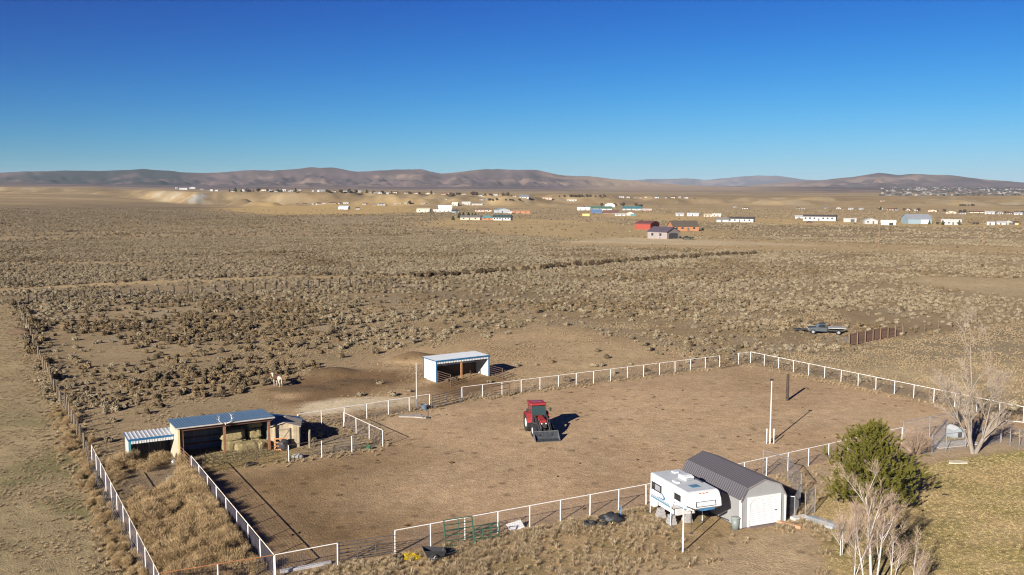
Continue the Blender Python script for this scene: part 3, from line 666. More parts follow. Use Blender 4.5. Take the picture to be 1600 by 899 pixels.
for s in (0, 1):
    lo = math.hypot(ki + .14, (k5 - e5) * 1.18); up_ = math.hypot(w5 / 2 - ki, p5 - k5)
    d_lo = Vector((ki, 0, k5 - e5)).normalized(); d_up = Vector((w5 / 2 - ki, 0, p5 - k5)).normalized()
    kx = Vector((ki, 0, k5 + .02)); bx = kx - d_lo * .96
    if s == 0:
        sheet_row(GA, (bx.x, d5 + .1, bx.z), (0, -1, 0), d_lo, d5 + .22, .955, groof, 8, nr=4, rh=.022, rw=.03)
        sheet_row(GA, (kx.x, d5 + .1, kx.z), (0, -1, 0), d_up, d5 + .22, up_, groof, 8, nr=4, rh=.022, rw=.03)
    else:
        mx = lambda q: Vector((w5 - q.x, q.y, q.z))
        sheet_row(GA, (mx(bx).x, -.12, bx.z), (0, 1, 0), (-d_lo.x, 0, d_lo.z), d5 + .22, .955, groof, 8, nr=4, rh=.022, rw=.03)
        sheet_row(GA, (mx(kx).x, -.12, kx.z), (0, 1, 0), (-d_up.x, 0, d_up.z), d5 + .22, up_, groof, 8, nr=4, rh=.022, rw=.03)
MB().prism([(w5 / 2 - .16, p5 - .01), (w5 / 2, p5 + .075), (w5 / 2 + .16, p5 - .01), (w5 / 2, p5 + .05)], 'y', -.13, d5 + .11).build('ridge_cap', groof, GA)
tr = [(-.06, e5 - .08), (ki, k5 + .0), (w5 / 2, p5), (w5 - ki, k5), (w5 + .06, e5 - .08)]
for i in range(4):
    a = Vector((tr[i][0], -.06, tr[i][1])); b = Vector((tr[i + 1][0], -.06, tr[i + 1][1])); m_ = (a + b) / 2; dd = b - a
    MB().box(m_ + Vector((0, 0, -.06)), (dd.length, .05, .09), ry=-math.atan2(dd.z, dd.x)).build('rake_trim', mat('rake_trim', (.22, .2, .21), .5), GA)
# ------------------------------------------------------------ truck camper on its jacks
cw = mat('camper_white', (.60, .615, .63), .32, .04, 1.2, spec=.5); cteal = mat('camper_stripe', (.10, .21, .30), .4, .15, 3); cblue = mat('camper_blue', (.05, .15, .28), .4, .2, 3)
CA = thing('truck_camper', 'white cab-over truck camper with teal stripes standing on jacks beside shed', 'camper', G(1016.3, 738.4, 2.8) * 1 - Vector((0, 0, 2.8)) + Vector((math.cos(R(21)), math.sin(R(21)), 0)) * 1.15, R(-69))
hw = 1.15; zt = 2.8; zb = 1.05
body = [(0, zb), (2.75, zb), (3.0, 1.5), (4.75, 1.55), (5.28, 1.85), (5.20, 2.3), (4.95, 2.72), (4.75, zt), (.0, zt)]
MB().prism(body, 'y', -hw, hw).build('body', cw, CA, bevel=.05)
MB().bb((.02, -.68, .55), (2.6, .68, zb - .003)).build('tub', cw, CA); 
for s in (-1, 1): MB().bb((0, s * hw * .98 - (.32 if s > 0 else 0), .5), (.45, s * hw * .98 + (.32 if s < 0 else 0), zb - .003)).build('rear_skirt', cw, CA)
for s in (-1, 1):
    y0 = s * (hw + .004); y1 = s * (hw + .012)
    MB().bb((.05, y0, zb + .10), (2.7, y1, zb + .22)).build('stripe', cteal, CA); MB().bb((.05, y0, zb + .26), (2.6, y1, zb + .30)).build('stripe', cblue, CA)
    MB().add([(1.0, y1, zb + .34), (1.9, y1, zb + .34), (2.1, y1, zb + .52), (1.75, y1, zb + .72), (1.3, y1, zb + .78), (1.72, y1, zb + .62), (1.85, y1, zb + .5), (1.75, y1, zb + .42), (1.0, y1, zb + .38)], [tuple(range(9))]).build('swoosh', cblue, CA)
    MB().bb((3.15, y0, 1.58), (4.7, y1, 1.72)).build('stripe', cteal, CA)
    W1 = MB().bb((.25, y0, 1.75), (1.55, y1 + s * .02, 2.28)).build('window', glass_dark, CA, bevel=.02)
    for x in (.25, .62, 1.5): MB().bb((x, y0, 1.73), (x + .05, y1 + s * .03, 2.30)).build('window_frame', black_pl, W1)
    MB().bb((.72, y1 + s * .021, 1.84), (1.4, y1 + s * .026, 2.2)).build('curtain', mat('curtain', (.24, .25, .28), .8), W1)
    W2 = MB().bb((3.25, y0, 1.98), (3.95, y1 + s * .02, 2.33)).build('window', glass_dark, CA, bevel=.02)
    MB().bb((3.2, y0, 1.94), (4.0, y1, 2.37)).build('window_frame', black_pl, W2)
# cabover front window and marker lights
nv_ = Vector((.45, 0, .08)).normalized()
MB().add([(5.285, -.78, 1.93), (5.285, .72, 1.93), (5.215, .72, 2.27), (5.215, -.78, 2.27)], [(0, 1, 2, 3)]).build('front_window_frame', black_pl, CA)
MB().add([(5.292, -.72, 1.97), (5.292, .66, 1.97), (5.226, .66, 2.24), (5.226, -.72, 2.24)], [(0, 1, 2, 3)]).build('front_window', mat('pale_glass', (.45, .5, .53), .1, .1, 1), CA)
mb = MB(); mb.add([(5.285, -.62, 1.84)] + [(5.02 + .262 * (1 - abs(k) / 6 * .1), k / 6 * .62, 1.66 - .0 * k) for k in range(-6, 7)] + [(5.285, .62, 1.84)], [tuple(range(15))]); mb.build('nose_stripe', cblue, CA)
amber = mat('amber_lens', (.55, .16, .04), .3)
for y in (-.35, -.1, .15): MB().box((5.0, y, 2.73), (.05, .12, .05)).build('marker_light', amber, CA)
roofw = mat('camper_roof', (.44, .47, .50), .6, .08, 1.5)
MB().bb((.08, -hw + .08, zt + .004), (4.7, hw - .08, zt + .02)).build('roof_sheet', roofw, CA)
AC = MB().prism([(1.7, zt + .02), (2.7, zt + .02), (2.62, zt + .26), (2.3, zt + .33), (1.82, zt + .3)], 'y', -.05, .72).build('roof_air_conditioner', cw, CA, bevel=.06)
MB().bb((2.62, .05, zt + .06), (2.72, .62, zt + .2)).build('grille', mat('ac_grille', (.25, .27, .3), .5), AC)
MB().bb((2.35, -.85, zt + .02), (2.95, -.55, zt + .12)).build('roof_vent', cw, CA, bevel=.02)
MB().bb((3.55, -.35, zt + .02), (4.1, .28, zt + .06)).build('roof_hatch', mat('hatch_blue', (.10, .19, .26), .2, .1, 2), CA)
MB().box((2.9, .85, zt + .08), (.9, .06, .08)).build('roof_antenna', grey_pipe, CA); MB().bb((.5, .2, zt + .02), (.9, .6, zt + .12)).build('roof_vent', cw, CA, bevel=.02)
for x, y in ((.15, -hw - .06), (.15, hw + .06), (2.9, -hw - .06), (2.9, hw + .06), (4.6, -.7)):
    J = MB().tube([(x, y, .02), (x, y, 1.0)], .028, 8).tube([(x, y, .8), (x, y, 1.75 if x < 4 else 1.5)], .045, 8).build('jack', white_paint if x < 4 else grey_pipe, CA)
    MB().bb((x - .12, y - .12, 0), (x + .12, y + .12, .02)).build('foot', grey_pipe, J)
MB().bb((.02, -.3, 1.1), (-.02, .3, 2.6)).build('rear_door', mat('camper_door', (.68, .69, .7), .4), CA)
MB().bb((2.77, -.7, .6), (2.8, .7, 1.0)).build('access_hatch', mat('hatch_grey', (.5, .5, .5), .5), CA)
cm = CA.matrix_basis
grey_block = mat('grey_block', (.30, .29, .29), .9, .12, 3, bump=.2)
for x, y, nm in ((1.15, -.95, 'rear'), (2.55, -.95, 'front'), (2.55, .25, 'inner')):
    q = cm @ Vector((x, y, 0)); BL = thing('support_stand', 'grey support block under the camper, %s' % {'rear': 'nearest its striped tail end', 'front': 'beside its front jack', 'inner': 'in deep shade beside shed wall'}[nm], 'block', q, R(-69))
    for k in range(3): MB().bb((-.3 + .04 * k, -.25 + .04 * k, .2 * k), (.3 - .04 * k, .25 - .04 * k, .2 * k + .195)).build('block', grey_block, BL)

# ------------------------------------------------------------ tractor
tred = mat('tractor_red', (.24, .024, .026), .5, .3, 2, spec=.5); tblk = mat('tractor_black', (.03, .03, .033), .55, .2, 4); tldr = mat('loader_grey', (.03, .033, .04), .5, .25, 4)
rimw = mat('rim_white', (.66, .65, .64), .5, .1, 4); tgl = mat('cab_glass', (.03, .05, .045), .05, .1, 1, spec=.8)
FW = Vector((math.cos(R(-77)), math.sin(R(-77)), 0)); tp = Vector((2.25, 86.1, 0))
TR = thing('tractor', 'red cab tractor with black front loader parked in the dirt arena', 'tractor', tp, R(-77))
def wheel(x, y, r, w, s):
    root = bpy.data.objects.new('wheel', None); C.objects.link(root); root.parent = TR; root.location = (x, y, r)
    mb = MB(); h = w / 2
    mb.lathe([(r * .52, -h * .8), (r * .62, -h), (r * .9, -h * .95), (r * .95, -h * .7), (r * .95, h * .7), (r * .9, h * .95), (r * .62, h), (r * .52, h * .8)], 'y', (0, 0, 0), 28)
    for k in range(18):
        for sg in (-1, 1):
            t2 = 2 * math.pi * (k + (.5 if sg > 0 else 0)) / 18
            mb.box((math.cos(t2) * r * .955, sg * h * .45, math.sin(t2) * r * .955), (.09, h * .95, .07), ry=-t2)
    mb.build('tyre', rubber, root)
    mb = MB(); mb.lathe([(0.001, s * h * .35), (r * .2, s * h * .4), (r * .22, s * h * .5), (r * .45, s * h * .3), (r * .53, s * h * .75), (r * .53, -s * h * .75), (0.001, -s * h * .2)], 'y', (0, 0, 0), 24)
    mb.build('rim', rimw, root, True)
for s in (-1, 1): wheel(0, s * .82, .80, .46, s); wheel(2.15, s * .78, .56, .36, s)
MB().tube([(0, -.7, .8), (0, .7, .8)], .12, 10).tube([(2.15, -.65, .56), (2.15, .65, .56)], .08, 10).build('axle', tblk, TR)
MB().bb((-.4, -.28, .55), (2.45, .28, 1.05)).build('chassis', tblk, TR)
MB().prism([(.85, 1.05), (2.62, 1.0), (2.66, 1.35), (2.5, 1.52), (.85, 1.66)], 'y', -.31, .31).build('hood', tred, TR, bevel=.05)
MB().bb((2.67, -.26, .85), (2.70, .26, 1.36)).build('grille', tblk, TR)
for s in (-1, 1):
    MB().bb((2.69, s * .2 - .06, 1.22), (2.715, s * .2 + .06, 1.33)).build('headlight', mat('lamp_glass', (.6, .6, .58), .15), TR)
    MB().bb((1.2, s * .312, 1.1), (2.5, s * .322, 1.32)).build('side_grille', tblk, TR)
    MB().prism([(-.75, 1.15), (-.72, 1.55), (-.4, 1.78), (.35, 1.78), (.72, 1.4), (.85, .95), (.7, .95), (.55, 1.35), (.28, 1.66), (-.36, 1.68), (-.6, 1.45), (-.65, 1.15)], 'y', s * .56, s * 1.06).build('fender', tred, TR)
# cab: pillars, glass, roof
cabp = [(-.62, 1.35), (-.55, 2.45), (.75, 2.45), (1.0, 1.1), (.55, 1.1)]
for s in (-1, 1):
    y = s * .66
    for p, q in (((-.62, 1.5), (-.5, 2.5)), ((.28, 1.25), (.25, 2.5)), ((.95, 1.15), (.74, 2.5))): MB().tube([(p[0], y * .98, p[1]), (q[0], y, q[1])], .045, 6).build('pillar', tred, TR)
    MB().add([(-.55, y * .97, 1.75), (.26, y * .97, 1.75), (.24, y * .99, 2.45), (-.5, y * .99, 2.45)], [(0, 1, 2, 3)]).build('side_window', tgl, TR)
    MB().add([(.31, y * .97, 1.25), (.92, y * .97, 1.25), (.74, y * .99, 2.45), (.27, y * .99, 2.45)], [(0, 1, 2, 3)]).build('door_window', tgl, TR)
MB().add([(.97, -.62, 1.62), (.97, .62, 1.62), (.76, .64, 2.45), (.76, -.64, 2.45)], [(0, 1, 2, 3)]).build('windscreen', tgl, TR)
MB().add([(-.62, -.62, 1.55), (-.62, .62, 1.55), (-.52, .64, 2.45), (-.52, -.64, 2.45)], [(0, 1, 2, 3)]).build('rear_window', tgl, TR)
MB().bb((-.45, -.6, 1.05), (.9, .6, 1.14)).build('cab_floor', tblk, TR)
MB().bb((-.35, -.26, 1.2), (.15, .26, 1.45)).bb((-.42, -.25, 1.45), (-.28, .25, 1.95)).build('seat', tblk, TR); MB().tube([(.75, 0, 1.3), (.55, 0, 1.75)], .03, 6).lathe([(.19, -.015), (.19, .015), (.16, .015), (.16, -.015), (.19, -.015)], 'z', (.54, 0, 1.77), 16).build('steering_wheel', tblk, TR)
RO = MB().bb((-.66, -.74, 2.5), (.86, .74, 2.72)).build('cab_roof', tred, TR, bevel=.07); MB().bb((-.5, -.45, 2.722), (.3, .45, 2.76)).build('roof_panel', mat('roof_dull', (.22, .06, .10), .6), RO)
MB().tube([(.7, -.42, 1.55), (.7, -.42, 2.35)], .045, 8).build('exhaust', tblk, TR)
for s in (-1, 1):
    MR = MB().tube([(.85, s * .68, 2.2), (.95, s * 1.05, 2.2)], .015, 5).build('mirror_arm', tblk, TR); MB().box((.95, s * 1.1, 2.15), (.05, .18, .3)).build('mirror', tblk, MR)
    LO = MB(); arm = [(.75, 1.45), (1.5, 1.75), (2.55, 1.25), (3.45, .42)]
    for i in range(3):
        a = Vector((arm[i][0], s * .55, arm[i][1])); b = Vector((arm[i + 1][0], s * .55, arm[i + 1][1])); dd = b - a
        LO.box((a + b) / 2, (dd.length + .1, .11, .2), ry=-math.atan2(dd.z, dd.x))
    LO.bb((.75, s * .49, .8), (.98, s * .61, 1.5)); LO.build('loader_arm', tldr, TR)
    MB().tube([(1.05, s * .55, 1.0), (2.45, s * .55, 1.2)], .05, 8).build('lift_cylinder', grey_pipe, TR); MB().tube([(2.4, s * .4, 1.55), (3.35, s * .4, .85)], .04, 8).build('tilt_cylinder', grey_pipe, TR)
MB().tube([(2.6, -.5, 1.2), (2.6, .5, 1.2)], .06, 8).build('cross_tube', tldr, TR)
bk = [(3.42, .75), (3.40, .25), (3.55, .06), (4.25, .04), (4.25, .06), (3.58, .10), (3.45, .27), (3.46, .75)]
BU = MB().prism(bk, 'y', -1.12, 1.12).build('bucket', mat('bucket_steel', (.045, .05, .06), .6, .4, 3, metal=.2), TR)
for s in (-1, 1): MB().prism([(3.44, .72), (3.43, .25), (3.56, .08), (4.2, .06)], 'y', s * 1.12 - .02, s * 1.12 + .02).build('bucket_side', mat('bucket_edge', (.14, .15, .16), .5, .2, 3, metal=.3), BU)
for y in (-.4, .35): MB().box((3.75, y, .105), (.5, .03, .06)).build('bucket_rib', tblk, BU)
MB().bb((3.37, -1.13, .74), (3.47, 1.13, .79)).build('bucket_rim', mat('bucket_edge', (.3, .31, .33)), BU); MB().bb((4.2, -1.13, .03), (4.3, 1.13, .058)).build('cutting_edge', mat('bucket_edge', (.3, .31, .33)), BU)
MB().tube([(-.6, -.4, .6), (-1.2, -.35, .5)], .04, 6).tube([(-.6, .4, .6), (-1.2, .35, .5)], .04, 6).tube([(-1.2, -.5, .5), (-1.2, .5, .5)], .04, 6).build('three_point_hitch', tblk, TR)
# ------------------------------------------------------------ poles and posts
LP = thing('yard_light_pole', 'tall white pole with small lamp on top and guard posts at its foot', 'pole', G(1203, 693))
MB().tube([(0, 0, -.3), (0, 0, 1.9), (.02, 0, 5.6)], [.075, .065, .045], 10).build('shaft', old_white, LP)
for k in range(14): MB().box((0, -.02, 2.0 + k * .25), (.12, .12, .03), ry=.5).build('step', mat('grey_step', (.4, .38, .36), .7), LP)
for x, y in ((-.32, -.1), (.3, -.12), (.12, .3)): MB().tube([(x, y, -.2), (x, y, 1.35)], .045, 8).build('guard_post', white_paint, LP)
LAM = MB().box((0, 0, 5.68), (.3, .22, .12)).build('lamp_head', tblk, LP)
MB().tube([G(1230, 626) - Vector((0, 0, .3)), G(1230, 626) + Vector((0, 0, 1.3)), G(1230, 626) + Vector((.02, 0, 2.85))], [.16, .15, .14], 10).build('thick_post', mat('burnt_wood', (.05, .038, .03), .9, .3, 4, bump=.4))
tag(bpy.data.objects['thick_post'], 'thick dark timber post standing alone in the arena', 'post')
fp = G(651, 639); mb = MB(); mb.tube([fp - Vector((0, 0, .3)), fp + Vector((0, 0, 4.75))], [.06, .035], 8); ob = mb.build('thin_pole', old_white); tag(ob, 'thin white pole rising beside fence near grey pipe gate', 'pole')
CL = thing('clothesline_pole', 'white pipe clothesline pole with crossbar in front of the camper', 'pole', G(1067, 863))
MB().tube([(0, 0, -.3), (0, 0, 2.85)], .05, 10).build('shaft', white_paint, CL)
MB().tube([(-.55, .75, 2.87), (.5, -.7, 2.83)], .04, 8).build('crossbar', white_paint, CL)
for s in (-1, 1):
    for k in (.25, .9): MB().tube([(-.55 * s * k, .75 * s * k, 2.86), (-.55 * s * k, .75 * s * k, 2.72)], .012, 5).build('line_hook', grey_pipe, CL)

# ------------------------------------------------------------ horse (one continuous body)
def horse():
    root_v = [
        # name: position (x forward, y left, z up), radius
        ('hip', (-.55, 0, 1.25), (.27, .30)), ('loin', (-.15, 0, 1.23), (.27, .31)), ('rib', (.2, 0, 1.18), (.28, .33)), ('chest', (.55, 0, 1.22), (.23, .30)),
        ('neck0', (.82, .04, 1.32), (.19, .26)), ('neck1', (1.08, .10, 1.44), (.15, .21)), ('poll', (1.32, .17, 1.52), (.125, .15)), ('face', (1.48, .23, 1.31), (.11, .135)), ('muzzle', (1.59, .28, 1.07), (.08, .09)),
        ('rump', (-.80, 0, 1.20), (.20, .22)), ('dock', (-.93, 0, 1.22), (.06, .06)), ('tail1', (-1.04, 0, .95), (.075, .075)), ('tail2', (-1.06, 0, .55), (.05, .05))]
    E = [(0, 1), (1, 2), (2, 3), (3, 4), (4, 5), (5, 6), (6, 7), (7, 8), (0, 9), (9, 10), (10, 11), (11, 12)]
    V = [q[1] for q in root_v]; Rr = [q[2] for q in root_v]
    def chain(start, pts):
        prev = start
        for p, r in pts: V.append(p); Rr.append((r, r)); E.append((prev, len(V) - 1)); prev = len(V) - 1
    for s, f in ((-1, .0), (1, .06)):
        chain(3, [((.50 + f, s * .17, .92), .125), ((.50 + f, s * .17, .70), .085), ((.52 + f, s * .17, .48), .062), ((.50 + f, s * .17, .25), .042), ((.50 + f, s * .17, .12), .05), ((.55 + f, s * .17, .03), .055)])
        chain(0, [((-.62 - f, s * .18, .98), .165), ((-.56 - f, s * .18, .78), .11), ((-.74 - f, s * .18, .52), .062), ((-.70 - f, s * .18, .27), .045), ((-.68 - f, s * .18, .12), .05), ((-.62 - f, s * .18, .03), .055)])
    for s in (-1, 1): chain(6, [((1.30, .17 + s * .07, 1.66), .03), ((1.31, .17 + s * .085, 1.74), .012)])
    me = bpy.data.meshes.new('body'); me.from_pydata(V, E, []); me.update()
    m = bpy.data.materials.new('pinto_coat'); m.use_nodes = True; t = m.node_tree; n = t.nodes; L = t.links; p = n['Principled BSDF']; p.inputs['Roughness'].default_value = .7
    tc = n.new('ShaderNodeTexCoord'); nz = n.new('ShaderNodeTexNoise'); nz.inputs['Scale'].default_value = 1.7; nz.inputs['Detail'].default_value = 2; L.new(tc.outputs['Object'], nz.inputs['Vector'])
    sx = n.new('ShaderNodeSeparateXYZ'); L.new(tc.outputs['Object'], sx.inputs[0])
    # large patches: brown flank, pale rump, shoulder and legs
    def mth(op, a, b):
        q = n.new('ShaderNodeMath'); q.operation = op
        for i_, v_ in enumerate((a, b)):
            if isinstance(v_, (int, float)): q.inputs[i_].default_value = v_
            else: L.new(v_, q.inputs[i_])
        return q
    barrel = mth('SUBTRACT', .58, mth('ABSOLUTE', mth('SUBTRACT', sx.outputs['X'], .12).outputs[0], 0).outputs[0])   # brown over the barrel
    head = mth('SUBTRACT', sx.outputs['X'], 1.12)                                                                     # brown head
    leg = mth('MULTIPLY', mth('MINIMUM', mth('SUBTRACT', sx.outputs['Z'], .92).outputs[0], 0).outputs[0], 1.5)          # white legs
    w1 = mth('ADD', mth('MULTIPLY', mth('MAXIMUM', barrel.outputs[0], head.outputs[0]).outputs[0], .9).outputs[0], leg.outputs[0])
    ad = n.new('ShaderNodeMath'); ad.operation = 'ADD'; L.new(nz.outputs['Fac'], ad.inputs[0]); L.new(w1.outputs[0], ad.inputs[1])
    rp = n.new('ShaderNodeValToRGB'); e = rp.color_ramp.elements; e[0].position = .50; e[0].color = (.40, .345, .285, 1); e[1].position = .53; e[1].color = (.065, .026, .012, 1)
    L.new(ad.outputs[0], rp.inputs['Fac']); L.new(rp.outputs['Color'], p.inputs['Base Color'])
    me.materials.append(m)
    q = G(434, 605); root = thing('horse', 'brown and white pinto horse standing at edge of the sagebrush', 'horse', q, R(132)); root.scale = (.93, .93, .93)
    o = link('body', me, root)
    sk = o.modifiers.new('skin', 'SKIN'); sk.use_smooth_shade = True
    o.modifiers.new('sub', 'SUBSURF').render_levels = 2
    for i, d in enumerate(me.skin_vertices[0].data): d.radius = Rr[i]; d.use_root = (i == 0)
    mane = MB()
    for k in range(14):
        f = k / 13; b = Vector((.70 + .58 * f, .03 + .14 * f, 1.52 + .13 * f)); mane.add([b + Vector((0, .01, .03)), b + Vector((.06, .01, .05)), b + Vector((.02, -.13, -.16)), b + Vector((-.05, -.12, -.18))], [(0, 1, 2, 3)]); mane.add([b + Vector((0, .03, .03)), b + Vector((.06, .03, .05)), b + Vector((.02, .14, -.12)), b + Vector((-.05, .13, -.14))], [(0, 1, 2, 3)])
    mane.build('mane', mat('mane', (.25, .2, .16), .9, .3, 8), root)
    for s, f in ((-1, .0), (1, .06)):
        for x in (.56 + f, -.61 - f): MB().tube([(x - .02, s * .17, 0), (x - .05, s * .17, .08)], [.068, .052], 8).build('hoof', mat('hoof', (.07, .055, .045), .7), root)
horse()

# ------------------------------------------------------------ hay, pallet and clutter at the hay shed
hay_m = mat('hay', (.26, .205, .10), .95, .35, 5, bump=1.0, bscale=18, rand=.15, col2=(.36, .30, .16), mixs=(.3, .8))
def bale_mesh(sx, sy, sz, seed):
    r = random.Random(seed); mb = MB(); n = 5; V = []
    import bmesh
    bm = bmesh.new(); bmesh.ops.create_cube(bm, size=1); bmesh.ops.subdivide_edges(bm, edges=bm.edges[:], cuts=4, use_grid_fill=True)
    for v in bm.verts:
        c = v.co; k = 1 - .10 * (abs(c.x * 2) ** 6 * abs(c.y * 2) ** 6 + abs(c.x * 2) ** 6 * abs(c.z * 2) ** 6 + abs(c.y * 2) ** 6 * abs(c.z * 2) ** 6)
        v.co = Vector((c.x * sx * k + r.gauss(0, .018), c.y * sy * k + r.gauss(0, .018), (c.z * k + .5) * sz + r.gauss(0, .014)))
    me = bpy.data.meshes.new('hay_bale'); bm.to_mesh(me); bm.free()
    b0 = len(me.vertices)
    V = [tuple(v.co) for v in me.vertices]; F = [tuple(p.vertices) for p in me.polygons]
    for k in range(260): # straw ends poking out of every side
        f = r.choice(F); c = sum((Vector(V[i]) for i in f), Vector()) / 4; d = (c - Vector((0, 0, sz / 2))).normalized() * r.uniform(.03, .10) + Vector((r.gauss(0, .05), r.gauss(0, .05), r.gauss(0, .04)))
        s = Vector((r.gauss(0, 1), r.gauss(0, 1), r.gauss(0, 1))).normalized() * .012; b = len(V); c = c + Vector((r.uniform(-.08, .08), r.uniform(-.08, .08), r.uniform(-.05, .05)))
        V += [tuple(c - s), tuple(c + s), tuple(c + d)]; F.append((b, b + 1, b + 2))
    bpy.data.meshes.remove(me); return mkmesh('hay_bale', V, F, hay_m)
bm1 = bale_mesh(2.0, 1.1, .95, 1); bm2 = bale_mesh(1.1, .9, .9, 2); bm3 = bale_mesh(1.25, .55, .45, 3)
def put(me, name, label, cat, p, rz, group=None, parent=None):
    o = link(name, me, None, p, rz); return tag(o, label, cat, group)
sm = SH.matrix_basis
twine = mat('twine', (.45, .22, .08), .7)
for (x, y, z, me, rz, lab) in ((4.9, 1.75, 0, bm1, .05, 'big hay bale at the bottom of stack, inside the hay shed'), (4.75, 1.8, .95, bm1, -.04, 'big hay bale lying on top of stack inside the hay shed'), (6.55, 1.75, 0, bm2, .1, 'square hay bale at foot of tall stack near right shed post'), (6.6, 1.7, .9, bm2, -.15, 'square hay bale midway up tall stack near right shed post'), (6.65, 1.75, 1.8, bm3, .2, 'small hay bale topping the tall stack near right shed post'), (5.6, .45, 0, bm1, .12, 'broken big hay bale lying across front of the shed'), (6.9, .55, 0, bm2, .5, 'square hay bale sitting in front by right shed post')):
    put(me, 'hay_bale', lab, 'hay bale', sm @ Vector((x, y, z)), R(29) + rz)
def straw_patch(name, label, c, sx, sy, rz, n, hz, m, ln=.16, seed=0):
    r = np.random.default_rng(seed); a = r.uniform(0, 2 * np.pi, n); q = np.sqrt(r.uniform(0, 1, n))
    X = q * np.cos(a) * sx; Y = q * np.sin(a) * sy; Z = hz * (1 - q ** 2) * r.uniform(.2, 1, n)
    P = np.stack([X, Y, Z + .01], 1); d = r.normal(0, 1, (n, 3)); d[:, 2] = np.abs(d[:, 2]) * .35; d /= np.linalg.norm(d, axis=1)[:, None]; d *= r.uniform(.5, 1.3, (n, 1)) * ln
    s = np.cross(d, r.normal(0, 1, (n, 3))); s /= np.linalg.norm(s, axis=1)[:, None]; s *= .012
    V = np.stack([P - s, P + s, P + d], 1).reshape(-1, 3); F = np.arange(n * 3, dtype=np.int32).reshape(-1, 3)
    o = link(name, mkmesh(name, V, F, m), None, c, rz); return tag(o, label, None, None, 'stuff')
straw_patch('loose_hay', 'loose hay scattered over the ground before the hay shed', sm @ Vector((4.2, -.3, 0)), 3.9, 1.7, R(29), 14000, .45, hay_m, .24, 4)
PA = thing('pallet', 'orange-brown timber pallet leaning against the hay shed post', 'pallet', sm @ Vector((7.75, -.25, 0)), R(14)); PA.rotation_euler.x = R(-18)
pw = mat('pallet_wood', (.36, .18, .085), .85, .2, 3, rand=.15)
for z in (.06, .36, .66, .98): MB().bb((0, 0, z), (1.15, .02, z + .12)).build('slat', pw, PA)
for x in (0, .53, 1.06): MB().bb((x, .02, 0), (x + .09, .11, 1.1)).build('stringer', pw, PA)
BK = thing('steel_bucket', 'shiny steel milk bucket on ground by hay shed corner', 'bucket', G(271.5, 727)); MB().lathe([(0.001, 0), (.17, 0), (.21, .30), (.19, .36), (.13, .42), (.12, .46), (0.001, .46)], 'z', (0, 0, 0), 18).build('can', mat('bright_steel', (.62, .64, .67), .22, .08, 2, metal=.8), BK, True); MB().tube([(-.16, 0, .42), (0, 0, .6), (.16, 0, .42)], .012, 5).build('bail_handle', galv, BK)
TRO = thing('wooden_trough', 'small grey wooden trough lying in the bare part of weed pen', 'trough', G(271, 748), R(20))
for a_, b_ in (((-.55, -.16, .02), (.55, .16, .05)), ((-.55, -.18, .02), (.55, -.15, .22)), ((-.55, .15, .02), (.55, .18, .22)), ((-.56, -.15, .02), (-.53, .15, .22)), ((.53, -.15, .02), (.56, .15, .22))): MB().bb(a_, b_).build('board', grey_wood, TRO)
GP = G(484, 700); mb = MB(); mb.tube([GP - Vector((0, 0, .2)), GP + Vector((0, 0, 1.2)), GP + Vector((.03, 0, 1.6))], [.10, .11, .08], 8); tag(mb.build('stump_post', grey_wood), 'stout grey weathered post beside wooden hut, behind thin rail', 'post')
def lump(name, label, cat, p, s, m, seed, sub=3, amp=.25):
    import bmesh
    bm = bmesh.new(); bmesh.ops.create_icosphere(bm, subdivisions=sub, radius=1); 
    for v in bm.verts:
        c = v.co.copy(); k = 1 + amp * (float(fbm(np.array([c.x * 2.1 + seed * 9]), np.array([c.y * 2.1 + c.z * 1.7]), seed, 3)[0]) - .5) * 2
        v.co = Vector((c.x * s[0] * k, c.y * s[1] * k, max(-.05, (c.z + .55) / 1.55 * s[2] * k)))
    me = bpy.data.meshes.new(name); bm.to_mesh(me); bm.free(); me.materials.append(m); me.polygons.foreach_set('use_smooth', [True] * len(me.polygons))
    return tag(link(name, me, None, p), label, cat)
lump('feed_sack_heap', 'pale grey heap of feed sacks behind white post before wooden hut', 'heap', G(465, 716), (.5, .32, .4), mat('sack_grey', (.22, .21, .20), .8, .3, 4), 5)
lump('tarp_bundle', 'dark tarp bundle leaning at foot of plank hut door', 'bundle', G(443, 703), (.55, .4, .95), mat('dark_tarp', (.03, .03, .035), .6, .3, 3), 8)
tag(link('green_bucket', MB().lathe([(0.001, 0), (.16, 0), (.2, .34), (.18, .34), (.15, .03), (0.001, .03)], 'z', (0, 0, 0), 14).mesh('green_bucket', mat('green_pl', (.03, .12, .06), .5)), None, G(576, 703)), 'green bucket in weeds by white corner fence', 'bucket')
# well pad by the pipe gate
WP = thing('concrete_slabs', 'broken pale concrete slabs on the ground by the pipe gate', 'slabs', G(648, 652), R(-12))
for (x, y, a_, b_, rz) in ((-.8, .1, 1.5, .75, .15), (.5, .15, 1.2, .8, -.2), (-.1, .75, .9, .4, .4), (1.2, -.1, .7, .35, .2)): MB().box((x, y, .045), (a_, b_, .1), rz=rz).build('slab', mat('slab_concrete', (.30, .275, .245), .9, .2, 3, bump=.3), WP)
HYD = thing('yard_hydrant', 'black yard hydrant with bent handle beside concrete slabs', 'hydrant', G(669, 654)); MB().tube([(0, 0, -.1), (0, 0, .75), (-.12, 0, .82), (-.22, 0, .68)], [.035, .035, .03, .03], 8).build('riser', tblk, HYD); MB().tube([(0, 0, .78), (.16, 0, 1.05)], .016, 6).build('handle', tblk, HYD); MB().bb((-.2, -.12, 0), (.15, .12, .1)).build('foot', tblk, HYD)
